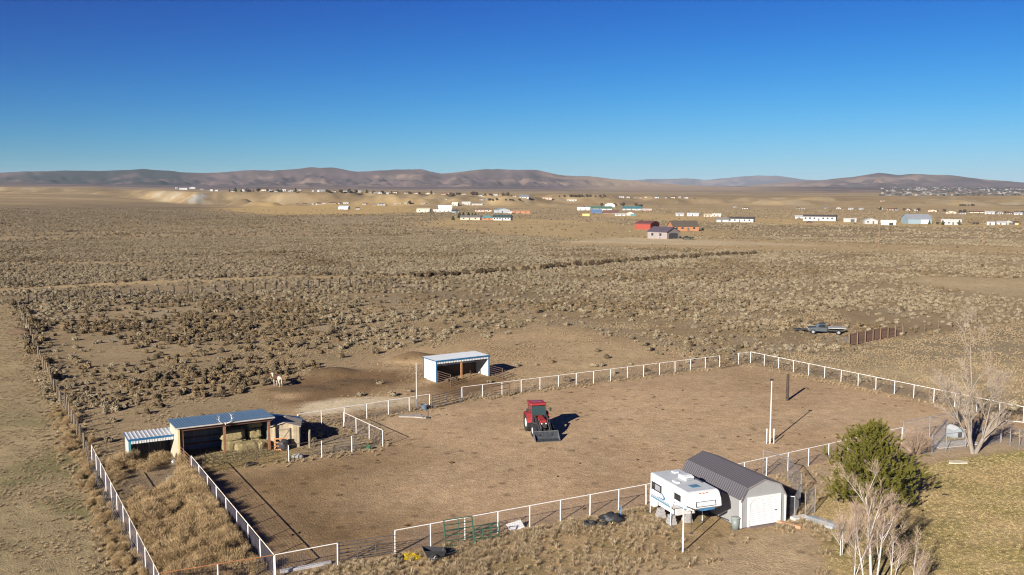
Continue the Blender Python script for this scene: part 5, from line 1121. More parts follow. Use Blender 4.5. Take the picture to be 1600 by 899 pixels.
# ------------------------------------------------------------ where they grow
def scatter(n, r0, r1, half=33, power=1.0):
    u = rng.random(n); r = np.sqrt(r0 ** 2 + u * (r1 ** 2 - r0 ** 2)) if power == 1 else r0 * (r1 / r0) ** u
    a = np.radians(rng.uniform(-half, half, n)); return r * np.sin(a), r * np.cos(a)
BARE = ('arena', 'yard', 'pad', 'pasture', 'pen', 'rightfield', 'bare_far', 'road')
def keep_sage(X, Y):
    r = np.hypot(X, Y); k = np.ones(X.shape)
    for z_ in BARE: k *= 1 - zone(X, Y, z_, 2)
    k *= 1 - zone(X, Y, 'barnyard', 20) * .97; k *= 1 - zone(X, Y, 'straw2', 30) * .93; k *= 1 - zone(X, Y, 'straw1', 60) * .97; k *= 1 - zone(X, Y, 'grey_flat', 25) * .85; k *= 1 - zone(X, Y, 'straw3', 25) * .9
    k *= 1 - zone(X, Y, 'paddock', 7) * .96; k *= 1.0 * (sdist(X, Y, POLY['arena']) < -2.5)
    k *= 1 - np.exp(-(ldist(X, Y, TRACK) / 5.5) ** 2) * .97; k *= 1 - np.exp(-(ldist(X, Y, TRACK2) / 3) ** 2) * .97
    for P_ in ((G(430, 660), 13), (G(250, 720), 7)): k *= np.where(np.hypot(X - P_[0].x, Y - P_[0].y) < P_[1], .05, 1)
    pat = fbm(X / 22, Y / 14, 400, 4); k *= np.clip((pat - .30) * 4, .12, 1)
    k *= 1 - .75 * sst((r - 620) / 200) * sst((800 + FPX * X / np.maximum(Y, 1) - 640) / 200)
    return k
def pts_obj(name, X, Y, smin, smax, sources, seed, label=None, Z=None, sc_=None):
    """one stuff object: instances of the given plants on points"""
    r = np.random.default_rng(seed); n = len(X); me = bpy.data.meshes.new(name)
    Z = hgt(X, Y) - .02 if Z is None else Z
    me.vertices.add(n); me.vertices.foreach_set('co', np.stack([X, Y, Z], 1).astype(np.float32).ravel())
    s = (r.uniform(smin, smax, n) if sc_ is None else sc_).astype(np.float32)
    at = me.attributes.new('sc', 'FLOAT', 'POINT'); at.data.foreach_set('value', s)
    at = me.attributes.new('rz', 'FLOAT', 'POINT'); at.data.foreach_set('value', r.uniform(0, 6.283, n).astype(np.float32))
    at = me.attributes.new('ix', 'INT', 'POINT'); at.data.foreach_set('value', r.integers(0, len(sources), n).astype(np.int32))
    o = link(name, me); tag(o, label, None, None, 'stuff')
    ng = bpy.data.node_groups.new(name, 'GeometryNodeTree'); ng.interface.new_socket('Geometry', in_out='INPUT', socket_type='NodeSocketGeometry'); ng.interface.new_socket('Geometry', in_out='OUTPUT', socket_type='NodeSocketGeometry')
    N = ng.nodes; L = ng.links; gi = N.new('NodeGroupInput'); go = N.new('NodeGroupOutput'); ip = N.new('GeometryNodeInstanceOnPoints'); jn = N.new('GeometryNodeJoinGeometry')
    for src in sources:
        oi = N.new('GeometryNodeObjectInfo'); oi.transform_space = 'ORIGINAL'; oi.inputs['Object'].default_value = src; oi.inputs['As Instance'].default_value = True; L.new(oi.outputs['Geometry'], jn.inputs[0])
    def attr(nm, ty):
        q = N.new('GeometryNodeInputNamedAttribute'); q.data_type = ty; q.inputs['Name'].default_value = nm; return q.outputs[0]
    cx = N.new('ShaderNodeCombineXYZ'); L.new(attr('rz', 'FLOAT'), cx.inputs['Z'])
    L.new(gi.outputs[0], ip.inputs['Points']); L.new(jn.outputs[0], ip.inputs['Instance']); ip.inputs['Pick Instance'].default_value = True
    L.new(attr('ix', 'INT'), ip.inputs['Instance Index']); L.new(cx.outputs[0], ip.inputs['Rotation']); L.new(attr('sc', 'FLOAT'), ip.inputs['Scale']); L.new(ip.outputs[0], go.inputs[0])
    md = o.modifiers.new('plants', 'NODES'); md.node_group = ng; return o
# shrubs: candidates, thinned by the ground they stand on
X1, Y1 = scatter(230000, 78, 480); X2, Y2 = scatter(90000, 480, 1250)
X = np.concatenate([X1, X2]); Y = np.concatenate([Y1, Y2]); rr_ = np.hypot(X, Y)
den = np.where(rr_ < 480, np.interp(rr_, [80, 190, 260, 480], [.42, .42, .58, .64]), .8)
kp = rng.random(len(X)) < keep_sage(X, Y) * den; X = X[kp]; Y = Y[kp]; rr_ = rr_[kp]
xp_ = 800 + FPX * X / Y; yp_ = 300 + CAMH * FPX / Y
wr = sst((.62 - np.abs((xp_ - 330) / 420)) * 2) * sst((yp_ - 455) / 40) * sst((660 - yp_) / 20) + sst((fbm(X / 30, Y / 30, 420) - .6) * 10) * .5 + .05
isr = rng.random(len(X)) < np.clip(wr * 1.1, 0, .8)
bigr = isr & (rr_ < 190)
size = np.where(bigr, 1.15, 1.0) * np.where(rr_ < 480, rng.uniform(.34, .98, len(X)), rng.uniform(.7, 1.5, len(X))) * (.75 + .5 * fbm(X / 12, Y / 12, 430, 3)) * np.where(rr_ < 480, 1.05, 1)
MARKS = [(G(434, 605), 'pinto horse'), (G(720, 590), 'open shelter'), (G(1283, 520), 'derelict truck'), (G(1368, 530), 'board fence'), (G(330, 640), 'hay shed roof'), (G(220, 640), 'low shelter'), (G(36, 525), 'black barrel'), (G(100, 640), 'boundary posts'), (G(970, 421), 'row of posts'), (G(655, 560), 'dirt heap'), (G(1140, 565), 'arena gate'), (G(520, 575), 'low dirt mound'), (G(300, 470), 'line of dark posts'), (G(960, 525), 'stake fence'), (G(850, 510), 'pale bare patch')]
def mark_label(base, x, y, s):
    (d, nm), (d2, nm2) = sorted((math.hypot(p.x - x, p.y - y), nm) for p, nm in MARKS)[:2]
    sz = 'small' if s < .8 else ('large' if s > 1.15 else 'middling')
    if d < 8: return '%s %s close beside %s' % (sz, base, nm)
    return '%s %s, %s %s, toward %s' % (sz, base, 'near' if d < 18 else ('some way off' if d < 32 else 'far from'), nm, nm2)
def plants(name, meshes, sel, nind, label, cat, group, stuff_label):
    idx = np.nonzero(sel)[0]; idx = idx[np.argsort(-(size[idx] / rr_[idx]) - (np.abs(xp_[idx] - 800) < 800) * 10)]
    ind = idx[:nind]; src = []
    for j, i in enumerate(ind):
        o = link(name, meshes[j % len(meshes)], None, (X[i], Y[i], H0(X[i], Y[i]) - .02), rng.uniform(0, 6.28)); s = size[i]; o.scale = (s, s, s * rng.uniform(.85, 1.2)); tag(o, label, cat, group)
        if len(src) < len(meshes): src.append(o)
        o['label'] = mark_label(label, X[i], Y[i], s)
    rest = idx[nind:]; pts_obj(name + '_cover', X[rest], Y[rest], 1, 1, src, 55, stuff_label, sc_=size[rest]); return src
sage_src = plants('sagebrush', SAGE, ~isr, 300, 'grey-tan sagebrush clump', 'shrub', 'sagebrush clumps on the range', 'grey-tan sagebrush covering the range out to the far houses')
rabb_src = plants('rabbitbrush', RABB, isr, 300, 'ochre-brown rabbitbrush clump', 'shrub', 'rabbitbrush clumps in the paddock', 'ochre and olive brush mixed through the range')
# dark brush along the track and overgrowing the boundary fence
def along(P_, step, jit, off=0):
    o = []
    for i in range(len(P_) - 1):
        a = np.array(P_[i]); b = np.array(P_[i + 1]); n = max(1, int(np.linalg.norm(b - a) / step))
        for k in range(n): o.append(a + (b - a) * (k + rng.random()) / n + rng.normal(0, jit, 2))
    return np.array(o)
q = along(HEDGE, .9, 1.1); hedge_m = leaf_mat('track_bush_leaf', [(.05, .036, .022), (.08, .058, .034), (.12, .088, .05)], scale=.06)
hs_ = []
for i in range(3):
    o = link('track_bush', mkmesh('track_bush', *dome_shrub(260 + i, 1.2, 1.0, 300, .135, up=.6, lobes=6), hedge_m), None, (q[i * 40, 0], q[i * 40, 1], -.02), i); o.scale = (1.5, 1.5, 1.5); tag(o, 'dark brown bush at the roadside brush line along dirt track', 'bush', 'bushes along the dirt track'); hs_.append(o)
pts_obj('track_brush', q[:, 0], q[:, 1], 1.0, 1.9, hs_, 61, 'dark line of tall brush beside the dirt track')
BND = W([(27, 478), (36, 500), (60, 560), (95, 630)]); q = along(BND, .45, .75)
for i in range(34):
    k = rng.integers(0, len(q)); o = link('boundary_bush', [RABB[1], RABB[0], RABB[3], SAGE[2]][i % 4], None, (q[k, 0], q[k, 1], -.02), rng.uniform(0, 6)); s = rng.uniform(.9, 1.8); o.scale = (s, s, s * 1.15); tag(o, 'tall ochre bush overgrowing the wooden boundary fence', 'bush', 'bushes along the boundary fence')
q2 = along(W([(95, 630), (135, 715), (165, 790), (225, 905)]), .3, .55)
q3 = along(W([(-60, 452), (110, 446), (230, 438), (420, 430), (560, 430), (640, 431)]), 1.9, 1.6); pts_obj('track_edge_brush', q3[:, 0], q3[:, 1], .6, 1.3, hs_, 62, 'sparse dark brush edging the dirt track')
# grass
def tuft_src(name, meshes, spots, label, cat, group, s=1.0):
    out = []
    for me, p in zip(meshes, spots): o = link(name, me, None, p, rng.uniform(0, 6)); o.scale = (s, s, s); tag(o, label, cat, group); out.append(o)
    return out
ts = tuft_src('grass_tuft', TUFT, [G(600, 884), G(830, 850), G(880, 835), G(560, 889)], 'pale dry grass tuft at the foot of the near white fence', 'grass tuft', 'grass tufts along near fence')
ws = tuft_src('tall_weed', WEED, [G(300, 800), G(250, 840), G(330, 830), G(280, 770)], 'tall tan dry weed clump standing in the weed pen', 'weed', 'tall weeds in the pen', 1.1)
tw = tuft_src('tumbleweed', TUMB, [G(205, 735), G(292, 742)], 'tan tumbleweed caught in the bare corner of weed pen', 'tumbleweed', 'tumbleweeds in the pen corner', 1.3)
lsr = tuft_src('lawn_tuft', LAWN, [G(1500, 760), G(1550, 800), G(1480, 850)], 'short green and straw lawn grass tuft beside the pine', 'grass tuft', 'lawn tufts')
for i, (x, y, s) in enumerate(((230, 738, 1.5), (240, 730, 1.2), (180, 745, 1.2), (297, 748, 1.2), (215, 728, 1.1), (190, 750, 1.0))): o = link('tumbleweed', TUMB[i % 2], None, G(x, y) - Vector((0, 0, .02)), i); o.scale = (s, s, s * .9); tag(o, 'tan tumbleweed caught in the bare corner of weed pen', 'tumbleweed', 'tumbleweeds in the pen corner')
def field(name, n, box, fn, smin, smax, src, seed, label):
    x = rng.uniform(box[0], box[1], n); y = rng.uniform(box[2], box[3], n); k = rng.random(n) < fn(x, y); x = x[k]; y = y[k]; pts_obj(name, x, y, smin, smax, src, seed, label)
field('weed_cover', 9000, (-36, -12, 46, 78), lambda x, y: zone(x, y, 'pen', 1) * (1 - zone(x, y, 'pen_bare', 2)) * (sdist(x, y, POLY['pen']) > .85) * (.35 + .65 * (fbm(x / 2.5, y / 2.5, 450) > .45)), .5, 1.3, ws, 71, 'dense tall tan weeds filling the pen')
def near_line(x, y):
    d = ldist(x, y, np.array([(p.x, p.y) for p in rail_pts((560, 845), (617, 829), (1010, 757))])); return np.exp(-((d - 1.0) / 1.4) ** 2) * (sdist(x, y, POLY['yard']) > -.2) * (.35 + .65 * (fbm(x / 2, y / 2, 460) > .42))
def no_build(x, y): return 1.0 * (sdist(x, y, np.array([(14, 59.6), (18.6, 61.6), (15.8, 68.8), (8.8, 66), (11.2, 58)])) < -.3)
field('dry_grass', 60000, (-22, 26, 46, 74), lambda x, y: np.clip(near_line(x, y) * .8 * (fbm(x / .9, y / .9, 468, 2) > .4) + zone(x, y, 'yard', 1) * (1 - zone(x, y, 'drive', 3)) * (1 - zone(x, y, 'lawn', 1)) * (.05 + .8 * sst((fbm(x / 3, y / 3, 461) - .5) * 8) * (fbm(x / .8, y / .8, 467, 2) > .45)), 0, 1) * no_build(x, y), .5, 1.25, ts, 72, 'dry grass growing below the near fence')
field('boundary_weeds', 16000, (-60, -16, 48, 120), lambda x, y: .5 * np.exp(-(ldist(x, y, W([(95, 640), (130, 720), (160, 800), (220, 915)])) / .9) ** 2), .3, .75, ws, 80, 'pale dry weeds along the outer stakes')
field('boundary_grass', 60000, (-130, -16, 48, 190), lambda x, y: np.exp(-(ldist(x, y, W([(20, 480), (60, 570), (95, 640), (132, 720), (165, 800), (225, 915)])) / 1.6) ** 2), .5, 1.2, ts, 73, 'tan grass and brush strip along the boundary fence')
field('paddock_grass', 110000, (-45, 60, 74, 190), lambda x, y: np.clip(.10 + .9 * (fbm(x / 5, y / 5, 462) > .56), 0, 1) * (1 - zone(x, y, 'arena', .5)) * (1 - zone(x, y, 'yard', .5)) * (1 - zone(x, y, 'pad', .5)) * (1 - zone(x, y, 'manure', 4)) * (1 - zone(x, y, 'manure2', 3)) * (1 - zone(x, y, 'pasture', 1)) * (1 - zone(x, y, 'pen', 1)) * (1 - zone(x, y, 'hay', 1)) * .6, .35, .8, ts, 74, 'thin dry bunch grass over the horse paddock')
field('field_grass', 60000, (28, 130, 84, 180), lambda x, y: zone(x, y, 'rightfield', 3) * (.25 + .75 * (fbm(x / 4, y / 4, 463) > .46)), .25, .75, ts, 75, 'tan bunch grass over the field beyond the arena')
field('pasture_grass', 70000, (-110, -18, 46, 180), lambda x, y: zone(x, y, 'pasture', 2) * (.25 + .75 * (fbm(x / 3, y / 3, 464) > .5)), .3, .7, ts, 76, 'short grazed grass over the side pasture')
field('lawn_grass', 34000, (16, 46, 40, 82), lambda x, y: zone(x, y, 'lawn', 1), .6, 1.4, lsr, 77, 'short straw-coloured lawn grass around the pine and birch')
green_m = leaf_mat('green_lawn_blade', [(.10, .11, .022), (.15, .15, .035), (.22, .19, .055)], scale=.2)
gsr = tuft_src('green_grass_tuft', [mkmesh('green_grass_tuft', *tuft(380 + i, .055, .5, 40, 1.6, .008), green_m) for i in range(2)], [G(1560, 725), G(1590, 722)], 'green lawn tuft on the mossy strip before the kennel path', 'grass tuft', 'green lawn tufts')
field('green_lawn', 26000, (16, 46, 40, 82), lambda x, y: zone(x, y, 'lawn', 1) * np.clip(sst((fbm(x / 7 + y / 20, y / 4, 128) - .55) * 5) * .45 + sst(1 - np.abs(sdist(x, y, POLY['strip'])) / 3.5) * sst((x - 33) / 4) * .9, 0, 1), .6, 1.3, gsr, 79, 'green patches of grass within the straw lawn')
rl = [np.array([(p.x, p.y) for p in L_]) for L_ in (rail_pts((722, 605), (1125, 556)), rail_pts((1154, 552.5), (1600, 636)), rail_pts((465, 648), (671, 616)), rail_pts((537, 644.5), (598, 672.6)), [G(451, 722), G(598, 700)])]
field('fence_grass', 34000, (-24, 52, 70, 124), lambda x, y: np.clip(sum(np.exp(-(ldist(x, y, q_) / .8) ** 2) for q_ in rl), 0, 1) * (.12 + .8 * (fbm(x / 3, y / 3, 465) > .5)), .45, 1.1, ts, 78, 'dry grass caught along the arena rails')
# scattered droppings and stones on the arena floor
sv = MB(); sv.add(*dome_shrub(900, .5, .12, 60, .10, up=0, lobes=4))
dm = leaf_mat('dung', [(.06, .038, .02), (.10, .062, .03), (.15, .10, .05)], scale=.5)
ds = [tag(link('dung_heap', mkmesh('dung_heap', sv.v, sv.f, dm), None, G(705, 724)), 'small dark dung heap on the arena floor', 'dung', 'dung heaps on arena floor')]
for i in range(45):
    while True:
        x, y = rng.uniform(-16, 46), rng.uniform(56, 118)
        if sdist(np.array([x]), np.array([y]), POLY['arena'])[0] > 1.2: break
    o = link('dung_heap', ds[0].data, None, (x, y, .0), rng.uniform(0, 6)); s = rng.uniform(.4, .9); o.scale = (s, s * rng.uniform(.5, 1), s); tag(o, 'small dark dung heap on the arena floor', 'dung', 'dung heaps on arena floor')
# ------------------------------------------------------------ houses, barns and sheds across the plain
def hm_(c): return mat('paint_%02x%02x%02x' % tuple(int(q * 255) for q in c), c, .7, .08, .4)
WH = (.40, .40, .395); CRM = (.42, .37, .29); GRY = (.34, .35, .36); DKR = (.055, .05, .05); BRN = (.10, .065, .045); TANW = (.42, .34, .25); BLG = (.20, .27, .31); GRN = (.055, .12, .09); TRQ = (.08, .18, .20); RED = (.24, .04, .025); ORW = (.33, .15, .075); MAR = (.13, .05, .05); PUR = (.075, .06, .08); LGR = (.34, .34, .34); BLU = (.07, .12, .22); YEL = (.50, .38, .14)
gw = mat('far_window', (.03, .035, .04), .1, .1, 1, spec=.6); gd = mat('far_door', (.10, .08, .07), .7); gtrim = mat('far_trim', (.6, .6, .58), .6)
def house(x0, x1, yb, hpx, wall, roof, label, cat='house', kind='gable', yaw=0, depth=None, nwin=3, door=True, name='house', group=None, rise=.38, garage=False, gdoor=None):
    p = GT((x0 + x1) / 2, yb); r = math.hypot(p.x, p.y); az = -math.atan2(p.x, p.y)
    sx = abs(math.cos(yaw)); Wd = (x1 - x0) * r / FPX; Hh = hpx * r / FPX
    D = depth or max(5.5, min(10, Wd * .55))
    Wl = max(3.0, (Wd - abs(math.sin(yaw)) * D) / max(.3, sx)); p = p + Vector((p.x, p.y, 0)).normalized() * (D * .5); p.z = min(H0(p.x, p.y), H0(p.x * (1 - D / r), p.y * (1 - D / r))) - .1
    t = thing(name, label, cat, p, az + yaw, group); hx, hy = Wl / 2, D / 2; hr = Hh * rise if kind != 'flat' else Hh * .1; hw = Hh - hr; ov = .35
    wm, rm = hm_(wall), hm_(roof)
    if kind == 'gable':
        MB().prism([(-hy, -.3), (hy, -.3), (hy, hw), (0, Hh - .1), (-hy, hw)], 'x', -hx, hx).build('wall', wm, t)
        mb = MB(); s = hr / hy; mb.prism([(-hy - ov, hw - ov * s), (0, Hh), (hy + ov, hw - ov * s), (hy + ov, hw - ov * s + .18), (0, Hh + .2), (-hy - ov, hw - ov * s + .18)], 'x', -hx - ov, hx + ov); R_ = mb.build('roof', rm, t)
    elif kind == 'gable_y':
        MB().prism([(-hx, -.3), (hx, -.3), (hx, hw), (0, Hh - .1), (-hx, hw)], 'y', -hy, hy).build('wall', wm, t)
        mb = MB(); s = hr / hx; mb.prism([(-hx - ov, hw - ov * s), (0, Hh), (hx + ov, hw - ov * s), (hx + ov, hw - ov * s + .18), (0, Hh + .2), (-hx - ov, hw - ov * s + .18)], 'y', -hy - ov, hy + ov); R_ = mb.build('roof', rm, t)
    elif kind == 'hip':
        MB().bb((-hx, -hy, -.3), (hx, hy, hw)).build('wall', wm, t); q = max(.3, hx - hy)
        mb = MB(); a = hx + ov; b = hy + ov; mb.add([(-a, -b, hw), (a, -b, hw), (a, b, hw), (-a, b, hw), (-q, 0, Hh), (q, 0, Hh)], [(0, 1, 5, 4), (1, 2, 5), (2, 3, 4, 5), (3, 0, 4), (3, 2, 1, 0)]); R_ = mb.build('roof', rm, t)
    else:
        MB().bb((-hx, -hy, -.3), (hx, hy, hw)).build('wall', wm, t); R_ = MB().bb((-hx - .2, -hy - .2, hw), (hx + .2, hy + .2, Hh)).build('roof', rm, t)
    if garage:
        dw, dh_ = min(hx, hy) * .7, min(hw * .82, 4.2); dm_ = hm_(gdoor or (.06, .06, .065))
        if garage == 'end': MB().prism([(-dw, 0), (dw, 0), (dw, dh_ * .85), (dw * .6, dh_), (-dw * .6, dh_), (-dw, dh_ * .85)], 'x', hx, hx + .06).build('bay_door', dm_, t)
        else: MB().bb((hx * .1, -hy - .06, 0), (hx * .1 + dw * 1.4, -hy - .002, dh_)).build('bay_door', dm_, t)
    for k in range(nwin):
        x = -hx + Wl * (k + .6) / (nwin + .4)
        if door and k == nwin // 2: MB().bb((x - .5, -hy - .06, 0), (x + .5, -hy - .003, min(2.1, hw * .85))).build('door', gd, t); continue
        w_ = MB().bb((x - .6, -hy - .05, hw * .42), (x + .6, -hy - .003, hw * .80)).build('window', gw, t)
        MB().bb((x - .7, -hy - .08, hw * .40 - .08), (x + .7, -hy - .055, hw * .40)).build('sill', gtrim, w_)
    if kind in ('gable', 'hip') and Wl > 9 and cat == 'house': MB().bb((hx * .35, .2, Hh - hr * .5), (hx * .35 + .6, .8, Hh + .5)).build('chimney', hm_((.25, .16, .13)), R_)
    return t
house(1012, 1061, 373.5, 18, (.25, .22, .21), PUR, 'dull grey-pink barn with dark purple roof and arched dark end door', 'barn', yaw=R(-38), depth=9.5, nwin=2, door=False, name='barn', garage='end')
house(992, 1030, 359, 13, RED, MAR, 'bright red metal barn with low maroon roof', 'barn', yaw=R(-24), depth=13, nwin=0, name='barn', rise=.28, garage='end', gdoor=(.08, .02, .02))
house(1043, 1091, 361.5, 15.5, ORW, (.085, .07, .055), 'brown brick house with broad dark brown roof behind grey barn', 'house', yaw=R(20), depth=10, nwin=4, rise=.5)
house(1137, 1178, 347.5, 8, WH, DKR, 'long white manufactured home with dark roof, nearest the grey mobile shed', 'house', yaw=R(-10), depth=6, nwin=5, rise=.3)
house(1120, 1138, 347.5, 7, GRY, (.16, .15, .15), 'small grey and white shed beside long white home', 'shed', nwin=1, name='shed')
house(1257, 1305, 345.5, 9, WH, DKR, 'longest white manufactured home with flat dark roof and white annex', 'house', yaw=R(-8), depth=7, nwin=7, rise=.25)
house(1243, 1256, 342, 5, WH, GRY, 'small white outbuilding at left end of longest white home', 'shed', nwin=1, name='shed')
house(1319, 1337, 347.5, 6.5, (.30, .31, .29), (.25, .25, .24), 'grey-green flat shed with dark open bay', 'shed', 'flat', nwin=0, garage='front', name='shed')
house(1349, 1370, 350, 8, LGR, (.38, .39, .40), 'pale grey gabled house with dark side wing', 'house', 'gable_y', yaw=R(15), nwin=2)
house(1378, 1398, 352, 7, (.62, .58, .5), (.56, .55, .5), 'cream hut with black doorway in open grass', 'shed', 'gable', nwin=0, garage='front', gdoor=(.015, .015, .015), name='shed')
house(1411, 1452, 350, 13.5, BLG, (.20, .215, .25), 'large blue-grey metal barn with pale front wall', 'barn', yaw=R(25), depth=11, nwin=0, garage='front', gdoor=(.6, .6, .6), name='barn', rise=.45)
house(1474, 1499, 351.5, 7.5, LGR, (.45, .46, .45), 'pale grey house between two dark trees', 'house', nwin=4)
house(1543, 1553, 352, 5, WH, LGR, 'tiny white travel trailer alone in the grass', 'trailer', 'flat', nwin=1, name='trailer')
house(1559, 1570, 351.5, 5, (.4, .38, .33), GRY, 'small tan shack at end of the shack row', 'shed', nwin=1, name='shed')
house(1570, 1581, 351.5, 6.5, (.28, .28, .24), (.17, .18, .17), 'tallest dark shack in the shack row', 'shed', 'gable_y', nwin=0, garage='front', name='shed')
house(1581, 1590, 351.5, 5, YEL, BRN, 'yellow shack in the shack row', 'shed', nwin=1, name='shed')
# ranch cluster with green roofs
house(919, 956, 329, 6, WH, GRN, 'long white barn with pale green roof in the ranch cluster', 'barn', nwin=3, rise=.5, name='barn')
house(945, 961, 324, 6, WH, (.66, .66, .64), 'white domed building behind green-roofed barn', 'barn', 'hip', nwin=1, name='barn')
house(973, 1002, 329, 6, LGR, (.04, .13, .15), 'house with dark teal roof in the ranch cluster', 'house', nwin=3, rise=.5)
house(943, 966, 335, 6, (.2, .13, .1), (.12, .07, .06), 'brown-roofed low barn at front of ranch cluster', 'barn', nwin=1, rise=.6, name='barn')
house(910, 921, 338, 4, YEL, YEL, 'small yellow shed at front of the ranch cluster', 'shed', 'flat', nwin=0, name='shed')
house(924, 940, 333.5, 6, BLU, BLU, 'dark blue shed in the ranch cluster', 'shed', nwin=0, rise=.6, name='shed')
house(902, 922, 329, 5, WH, (.55, .6, .66), 'white house with pale blue roof at left of ranch cluster', 'house', nwin=2)
house(979, 990, 337, 5.5, (.6, .5, .4), CRM, 'cream gable shed in front of teal-roofed house', 'shed', 'gable_y', nwin=0, name='shed')
house(985, 993, 338, 3.5, TRQ, TRQ, 'small turquoise container at right of ranch cluster', 'container', 'flat', nwin=0, name='container')
house(961, 977, 337.5, 4, WH, LGR, 'low white shed row at front of ranch cluster', 'shed', nwin=2, name='shed')
house(1004, 1018, 330, 3.5, (.35, .18, .15), WH, 'low red and white shed right of the ranch cluster', 'shed', nwin=1, name='shed')
house(1056, 1068, 338, 5, LGR, LGR, 'pale shed left of the grey sheds beyond brown house', 'shed', nwin=1, name='shed')
house(1074, 1091, 338, 5, (.5, .52, .53), (.42, .45, .46), 'pale blue-grey sheds beyond the brown house', 'shed', nwin=3, name='shed')
house(1100, 1112, 339, 4.5, CRM, TANW, 'small cream house right of pale blue-grey sheds', 'house', nwin=2)
house(1113, 1126, 338.5, 4.5, (.5, .46, .38), (.5, .47, .42), 'small pale tan house above the long white home', 'house', nwin=2)
# middle farms
house(719, 752, 344, 7, CRM, (.14, .13, .13), 'long cream shed with dark roof before a row of small pines', 'shed', yaw=R(-6), nwin=3, name='shed')
house(753, 770, 344, 7.5, ORW, TRQ, 'small house with turquoise roof between two long sheds', 'house', 'hip', nwin=2, rise=.55)
house(770, 801, 344.5, 8.5, (.5, .5, .48), (.035, .06, .065), 'long house with dark teal roof and porch', 'house', yaw=R(-12), nwin=6, rise=.45)
house(685, 706, 331, 10, WH, (.66, .66, .66), 'tall white metal barn with lean-to', 'barn', nwin=0, rise=.4, name='barn')
house(677, 706, 332, 4.5, WH, (.5, .52, .56), 'low white lean-to in front of the tall white barn', 'shed', nwin=4, depth=5, name='shed')
house(651, 674, 332, 6.5, (.52, .48, .36), (.44, .42, .32), 'cream flat barn with dark end left of tall white barn', 'barn', yaw=R(-14), nwin=2, rise=.3, name='barn')
house(706, 717, 333, 5, BLG, DKR, 'dark shed right of the tall white barn', 'shed', nwin=0, garage='front', name='shed')
house(742, 768, 331.5, 7, (.42, .33, .25), (.14, .10, .075), 'wide tan house with dark brown roof', 'house', 'hip', nwin=4, rise=.5)
house(772, 797, 333, 7.5, (.34, .38, .41), (.22, .26, .30), 'blue-grey barn with gable end between two houses', 'barn', 'gable_y', yaw=R(18), nwin=1, name='barn')
house(792, 800, 334, 4, WH, WH, 'small white shed right of blue-grey barn', 'shed', nwin=0, name='shed')
house(800, 828, 334, 5.5, ORW, (.33, .2, .12), 'long orange-brown house right of the blue-grey barn', 'house', nwin=3, rise=.3)
house(529, 547, 327.5, 5.5, (.55, .6, .63), (.40, .46, .52), 'pale blue metal building alone in straw field', 'shed', yaw=R(-20), nwin=3, name='shed')
house(556, 562, 327.5, 3, WH, DKR, 'tiny white shed beside pale blue building', 'shed', nwin=0, name='shed')
house(706, 717, 322, 6, CRM, (.5, .46, .38), 'cream house at left of the white farm group', 'house', yaw=R(-20), nwin=2)
house(722, 735, 321, 6, WH, (.4, .42, .4), 'white house with green-grey roof in white farm group', 'house', nwin=3)
house(737, 754, 321.5, 3.5, (.6, .55, .5), LGR, 'low pale shed at right of the white farm group', 'shed', nwin=2, name='shed')
house(812, 826, 310, 6, WH, (.12, .14, .17), 'white house with dark roof on the low rise', 'house', nwin=3, rise=.5)
house(847, 862, 311, 4, TANW, (.40, .25, .17), 'tan house set in pale earth cut', 'house', nwin=2)
house(886, 901, 315, 4, WH, CRM, 'white farmhouse pair below the low rise', 'house', nwin=3)
house(1376, 1383, 315, 2.5, TANW, BRN, 'lone small brown house on badland step', 'house', nwin=1)
# look-alike rows far off
palette = [(WH, GRY), (CRM, BRN), (LGR, DKR), (TANW, (.16, .12, .1)), (WH, (.3, .3, .32)), ((.52, .42, .32), MAR), (WH, BLU), (LGR, LGR)]
CNAME = [('white', 'grey'), ('cream', 'brown'), ('pale grey', 'black'), ('tan', 'dark brown'), ('white', 'slate'), ('sand-coloured', 'maroon'), ('white', 'blue'), ('pale grey', 'pale grey')]
def row(spec, label, group):
    for i, (x, y, w, h) in enumerate(spec):
        wl, rf = palette[(i * 5 + int(x)) % len(palette)]
        cn, rn = CNAME[(i * 5 + int(x)) % len(palette)]; sz = 'wide' if w > 10 else ('narrow' if w < 7 else 'small')
        house(x - w * .42, x + w * .42, y, h * .88, wl, rf, '%s %s house with %s roof %s' % (sz, cn, rn, label), 'house', ['gable', 'gable', 'hip', 'gable_y'][(i + int(x)) % 4], yaw=R(random.uniform(-25, 25)), nwin=2, name='far_house', group=group)
row([(276, 295.5, 4, 3), (287, 296.5, 15, 3), (301, 295.5, 11, 3.5), (315, 296.5, 6, 2.5), (331, 299, 7, 3.5), (339, 299, 7, 2.5), (364, 300, 8, 3), (380, 299.5, 8, 4), (390, 300, 8, 4), (412, 299, 14, 5), (421, 300, 9, 4), (435, 300, 14, 3), (444, 299.5, 9, 4), (454, 299.5, 8, 3)], 'on bluff edge above bare earth scar', 'houses on the western bluff')
row([(468, 298.5, 6, 2.5), (490, 300, 6, 3), (502, 300, 14, 4), (523, 301, 7, 3.5), (540, 301, 8, 3), (547, 301, 8, 4), (562, 301, 5, 4), (576, 302, 7, 3), (586, 302, 6, 4), (594, 302, 9, 3.5), (606, 303, 6, 3), (618, 302, 10, 3.5), (637, 303, 12, 4), (650, 303.5, 8, 3), (669, 304, 9, 4), (676, 303.5, 8, 3), (693, 304, 8, 3), (704, 304, 7, 3.5), (725, 305, 9, 3), (751, 307, 7, 4), (757, 307, 12, 3), (775, 306, 10, 3), (803, 307, 9, 2.5)], 'in row along the middle bluff top', 'houses along the middle bluff')
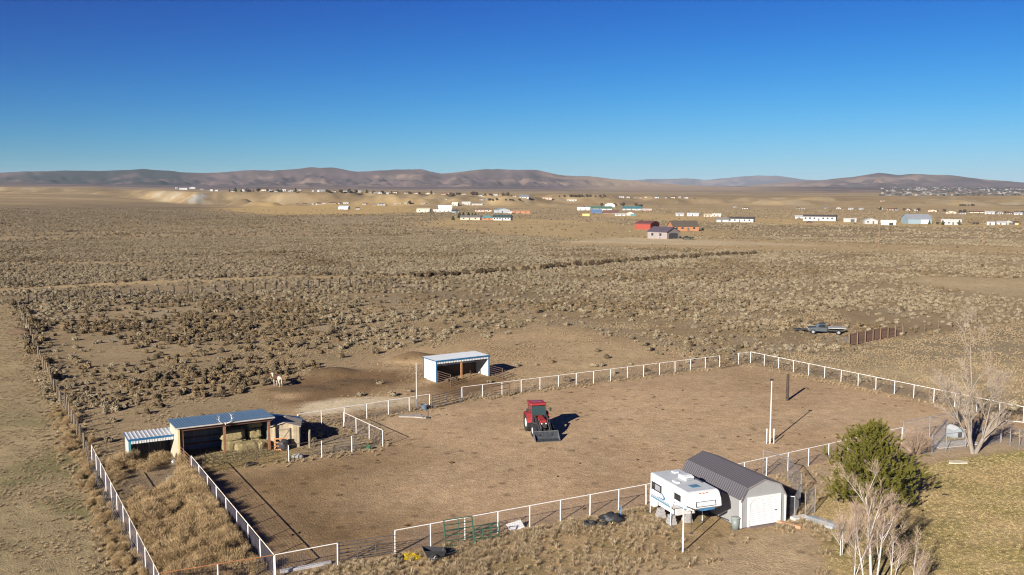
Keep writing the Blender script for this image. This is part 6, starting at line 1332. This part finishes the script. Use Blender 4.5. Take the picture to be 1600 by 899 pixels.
row([(465, 320, 6, 2.5), (476, 320, 9, 3), (490, 319.5, 6, 2.5), (498, 320, 10, 4), (507, 319.5, 10, 2.5), (520, 319, 12, 3.5), (531, 319, 6, 3), (541, 318.5, 12, 3), (570, 320, 8, 3.5), (585, 321.5, 6, 3), (596, 321.5, 14, 4), (612, 321, 8, 2.5), (619, 320, 6, 3.5), (626, 320, 6, 3), (634, 319, 6, 3), (660, 320, 5, 2.5), (664, 320, 5, 3), (692, 312.5, 9, 2.5), (700, 312.5, 9, 2.5), (752, 313.5, 8, 3), (762, 313, 7, 2.5)], 'in line at foot of middle bluff', 'houses below the middle bluff')
row([(957, 309, 6, 2.5), (971, 309.5, 10, 3), (981, 309.5, 8, 3), (991, 310, 5, 2.5), (1001, 310, 6, 3), (1010, 310, 6, 3), (1019, 310, 5, 3), (1027, 310, 9, 3.5), (1042, 310, 6, 3), (1052, 310, 8, 4), (1062, 310, 5, 3), (1072, 310.5, 8, 2.5), (1085, 311, 6, 2)], 'on rise beyond the ranch cluster', 'houses on the rise beyond ranch')
row([(1148, 325, 4, 2.5), (1165, 326.5, 12, 2.5), (1247, 327, 6, 2.5), (1255, 327, 6, 2.5), (1290, 326, 5, 3), (1310, 327, 8, 3), (1330, 328, 10, 3), (1345, 328, 8, 3), (1375, 328, 9, 3.5), (1392, 329, 12, 3), (1400, 329, 6, 4), (1420, 329.5, 10, 3.5), (1432, 330, 8, 3), (1458, 331, 16, 3.5), (1485, 334, 18, 4.5), (1503, 335, 12, 4.5), (1525, 333, 24, 3), (1547, 335, 16, 4.5), (1562, 335, 10, 3.5), (1578, 335, 9, 3), (1592, 336, 14, 4)], 'in row below the badland bluffs', 'homes below the badland bluffs')
# the far town at the foot of the hills: nobody could count it
mb = MB(); r0 = random.Random(5)
for k in range(520):
    x = r0.uniform(1375, 1660); rr0 = r0.uniform(2350, 5600); p = Vector(((x - 800) / FPX * rr0, rr0, 0)); p.z = H0(p.x, p.y)
    s = r0.uniform(7, 16); mb.box((p.x, p.y, p.z + 2.2), (s, s * .7, r0.uniform(2.5, 4.5)), rz=r0.random())
tag(mb.build('far_town', mat('far_town', (.10, .09, .085), .8, .5, .006, col2=(.30, .285, .27), mixs=(.48, .62))), 'pale far-off town spread at the foot of the hills', None, None, 'stuff')

# ------------------------------------------------------------ far trees, poles, cars
def far_tree_parts(seed, conif):
    r = np.random.default_rng(seed); n = 420
    if conif: z = r.random(n) ** .8; q = (1 - z) * .32 * np.sqrt(r.random(n)) + .02; z = .12 + .88 * z
    else:
        u = r.normal(0, 1, (n, 3)); u /= np.linalg.norm(u, axis=1)[:, None]; rad = r.uniform(.5, 1, n) ** .5 * (1 + .25 * np.sin(u[:, 0] * 4 + u[:, 1] * 3)); z = .58 + u[:, 2] * .38 * rad; q = None
    a = r.uniform(0, 6.283, n)
    P = np.stack([np.cos(a) * q, np.sin(a) * q, z], 1) if conif else np.stack([u[:, 0] * .42 * rad, u[:, 1] * .42 * rad, z], 1)
    d = r.normal(0, 1, (n, 3)); d /= np.linalg.norm(d, axis=1)[:, None]; s = np.cross(d, r.normal(0, 1, (n, 3))); s /= np.linalg.norm(s, axis=1)[:, None]; d *= .075; s *= .05
    V = np.stack([P - d - s, P + d - s, P + d + s, P - d + s], 1).reshape(-1, 3); return V, np.arange(n * 4, dtype=np.int32).reshape(-1, 4)
con_m = leaf_mat('far_conifer', [(.03, .04, .018), (.055, .065, .028), (.08, .085, .04)], scale=.2); dec_m = leaf_mat('far_bare_tree', [(.06, .048, .036), (.10, .075, .055), (.14, .10, .075)], scale=.2)
FT = []
for i in range(4):
    c = i < 2; me = mkmesh('crown', *far_tree_parts(700 + i, c), con_m if c else dec_m); tm = MB().tube([(0, 0, -.1), (0, 0, .35)], [.03, .02], 6).mesh('trunk', post_wood); FT.append((me, tm))
def far_tree(x, y, hpx, k, label, group):
    p = GT(x, y); s = hpx * math.hypot(p.x, p.y) / FPX; t = thing('far_tree', label, 'tree', p - Vector((0, 0, .15)), random.uniform(0, 6), group); w = random.uniform(.9, 1.5)
    t.scale = (s * w, s * w, s); link('crown', FT[k][0], t); link('trunk', FT[k][1], t)
for x, y, h in ((708, 344.5, 7), (718, 341.5, 9), (724, 340, 8), (732, 340, 8), (738, 340, 7), (743, 339.5, 7)): far_tree(x, y, h, 0, 'small dark pine in the row behind long cream shed', 'pines behind cream shed')
for x, y, h, l in ((1452, 351, 6, 'dark tree left of pale grey house, by blue-grey barn'), (1473, 352, 7, 'dark conical tree at left wall of pale grey house'), (1499, 352, 7, 'dark conical tree at right wall of pale grey house'), (640, 320, 6, 'broad dark tree at right end of the house line')): far_tree(x, y, h, 0 if x > 1400 else 2, l, None)
for x, y, h in ((1522, 351, 4), (1517, 351, 3.5), (1527, 351, 4), (1465, 351, 4)): far_tree(x, y, h, 2, 'low dark tree in the grass gap between homes', 'trees between the plain homes')
for x, y in ((940, 323), (961, 323.5), (973, 322.5), (994, 323), (1001, 325), (913, 328)): far_tree(x, y, 6, 2, 'dark leafless tree standing behind the ranch cluster', 'trees at the ranch cluster')
for x in (359, 368, 377, 386, 396, 404, 418, 434, 440, 462, 512, 515, 533, 546, 556, 573, 583, 597, 612, 640, 655, 674, 704, 708, 714, 718, 739, 744, 758, 766, 786, 793, 768): far_tree(x, float(np.interp(x, [270, 460, 760, 800], [299.5, 300.5, 306, 307])), random.uniform(3, 6.5), random.choice((0, 2, 3, 3)), 'dark tree among the houses along the bluff', 'trees along the bluff')
for x in (874, 882, 892, 896, 900, 904, 909, 912, 917, 922, 930, 938, 944): far_tree(x, 308.5, random.uniform(2.5, 5), random.choice((2, 3)), 'dark tree in the clump on rise above ranch cluster', 'trees on the rise')
for x in (765, 770, 776, 790, 797, 801, 812): far_tree(x, 314.5, random.uniform(3, 4.5), 2, 'dark brush tree in the hollow below the bluff', 'trees in the hollow')
for x in (1372, 1376, 1413, 1418, 1435, 1475, 1500, 1507, 1558, 1571, 1575, 1588, 1597): far_tree(x, float(np.interp(x, [1370, 1600], [328, 335])), random.uniform(3, 5), random.choice((0, 2, 3)), 'dark tree beside the homes below badland bluffs', 'trees by the badland homes')
for x in (1500, 1504, 1508, 1513, 1519, 1522): far_tree(x, 322.5, random.uniform(2.5, 4), 3, 'dark brushy tree in the clump on badland slope', 'trees on badland slope')
for x, y, l in ((1373, 387, 'thin brown utility pole beside pale track, before cream hut'), (1535, 384, 'thin brown utility pole in brush before the shack row'), (1316, 347, 'thin utility pole right of longest white home')):
    p = GT(x, y); t = thing('utility_pole', l, 'pole', p); MB().tube([(0, 0, -.3), (0, 0, 9.5)], [.16, .10], 7).build('shaft', mat('pole_brown', (.22, .13, .08), .9), t); MB().box((0, 0, 8.9), (2.2, .12, .14)).build('crossarm', mat('pole_brown', (.22, .13, .08)), t)
    for s in (-.9, 0, .9): MB().tube([(s, 0, 8.97), (s, 0, 9.2)], .05, 6).build('insulator', gtrim, t)
vehicle('dark green pickup parked right of the grey barn', 'pickup', 'parked_pickup', GT(1066, 374.5), R(8), (.03, .04, .03), 5.4, 2.0)
cv = GT(1031, 373.5); CP = thing('carport', 'dark open carport with vehicles against the grey barn', 'carport', cv, R(6))
for x in (0, 2.7, 5.4):
    for y in (0, 3): MB().bb((x - .07, y - .07, -.2), (x + .07, y + .07, 2.3)).build('post', post_wood, CP)
MB().bb((-.3, -.3, 2.3), (5.7, 3.3, 2.45)).build('roof', hm_(PUR), CP)
for x, y, c, l in ((1260, 349, (.12, .07, .08), 'dark red car parked in front of longest white home'), (1029, 324, (.05, .05, .06), 'dark car parked beyond the ranch cluster')): vehicle(l, 'car', 'parked_car', GT(x, y), R(5), c, 4.8, 1.9)
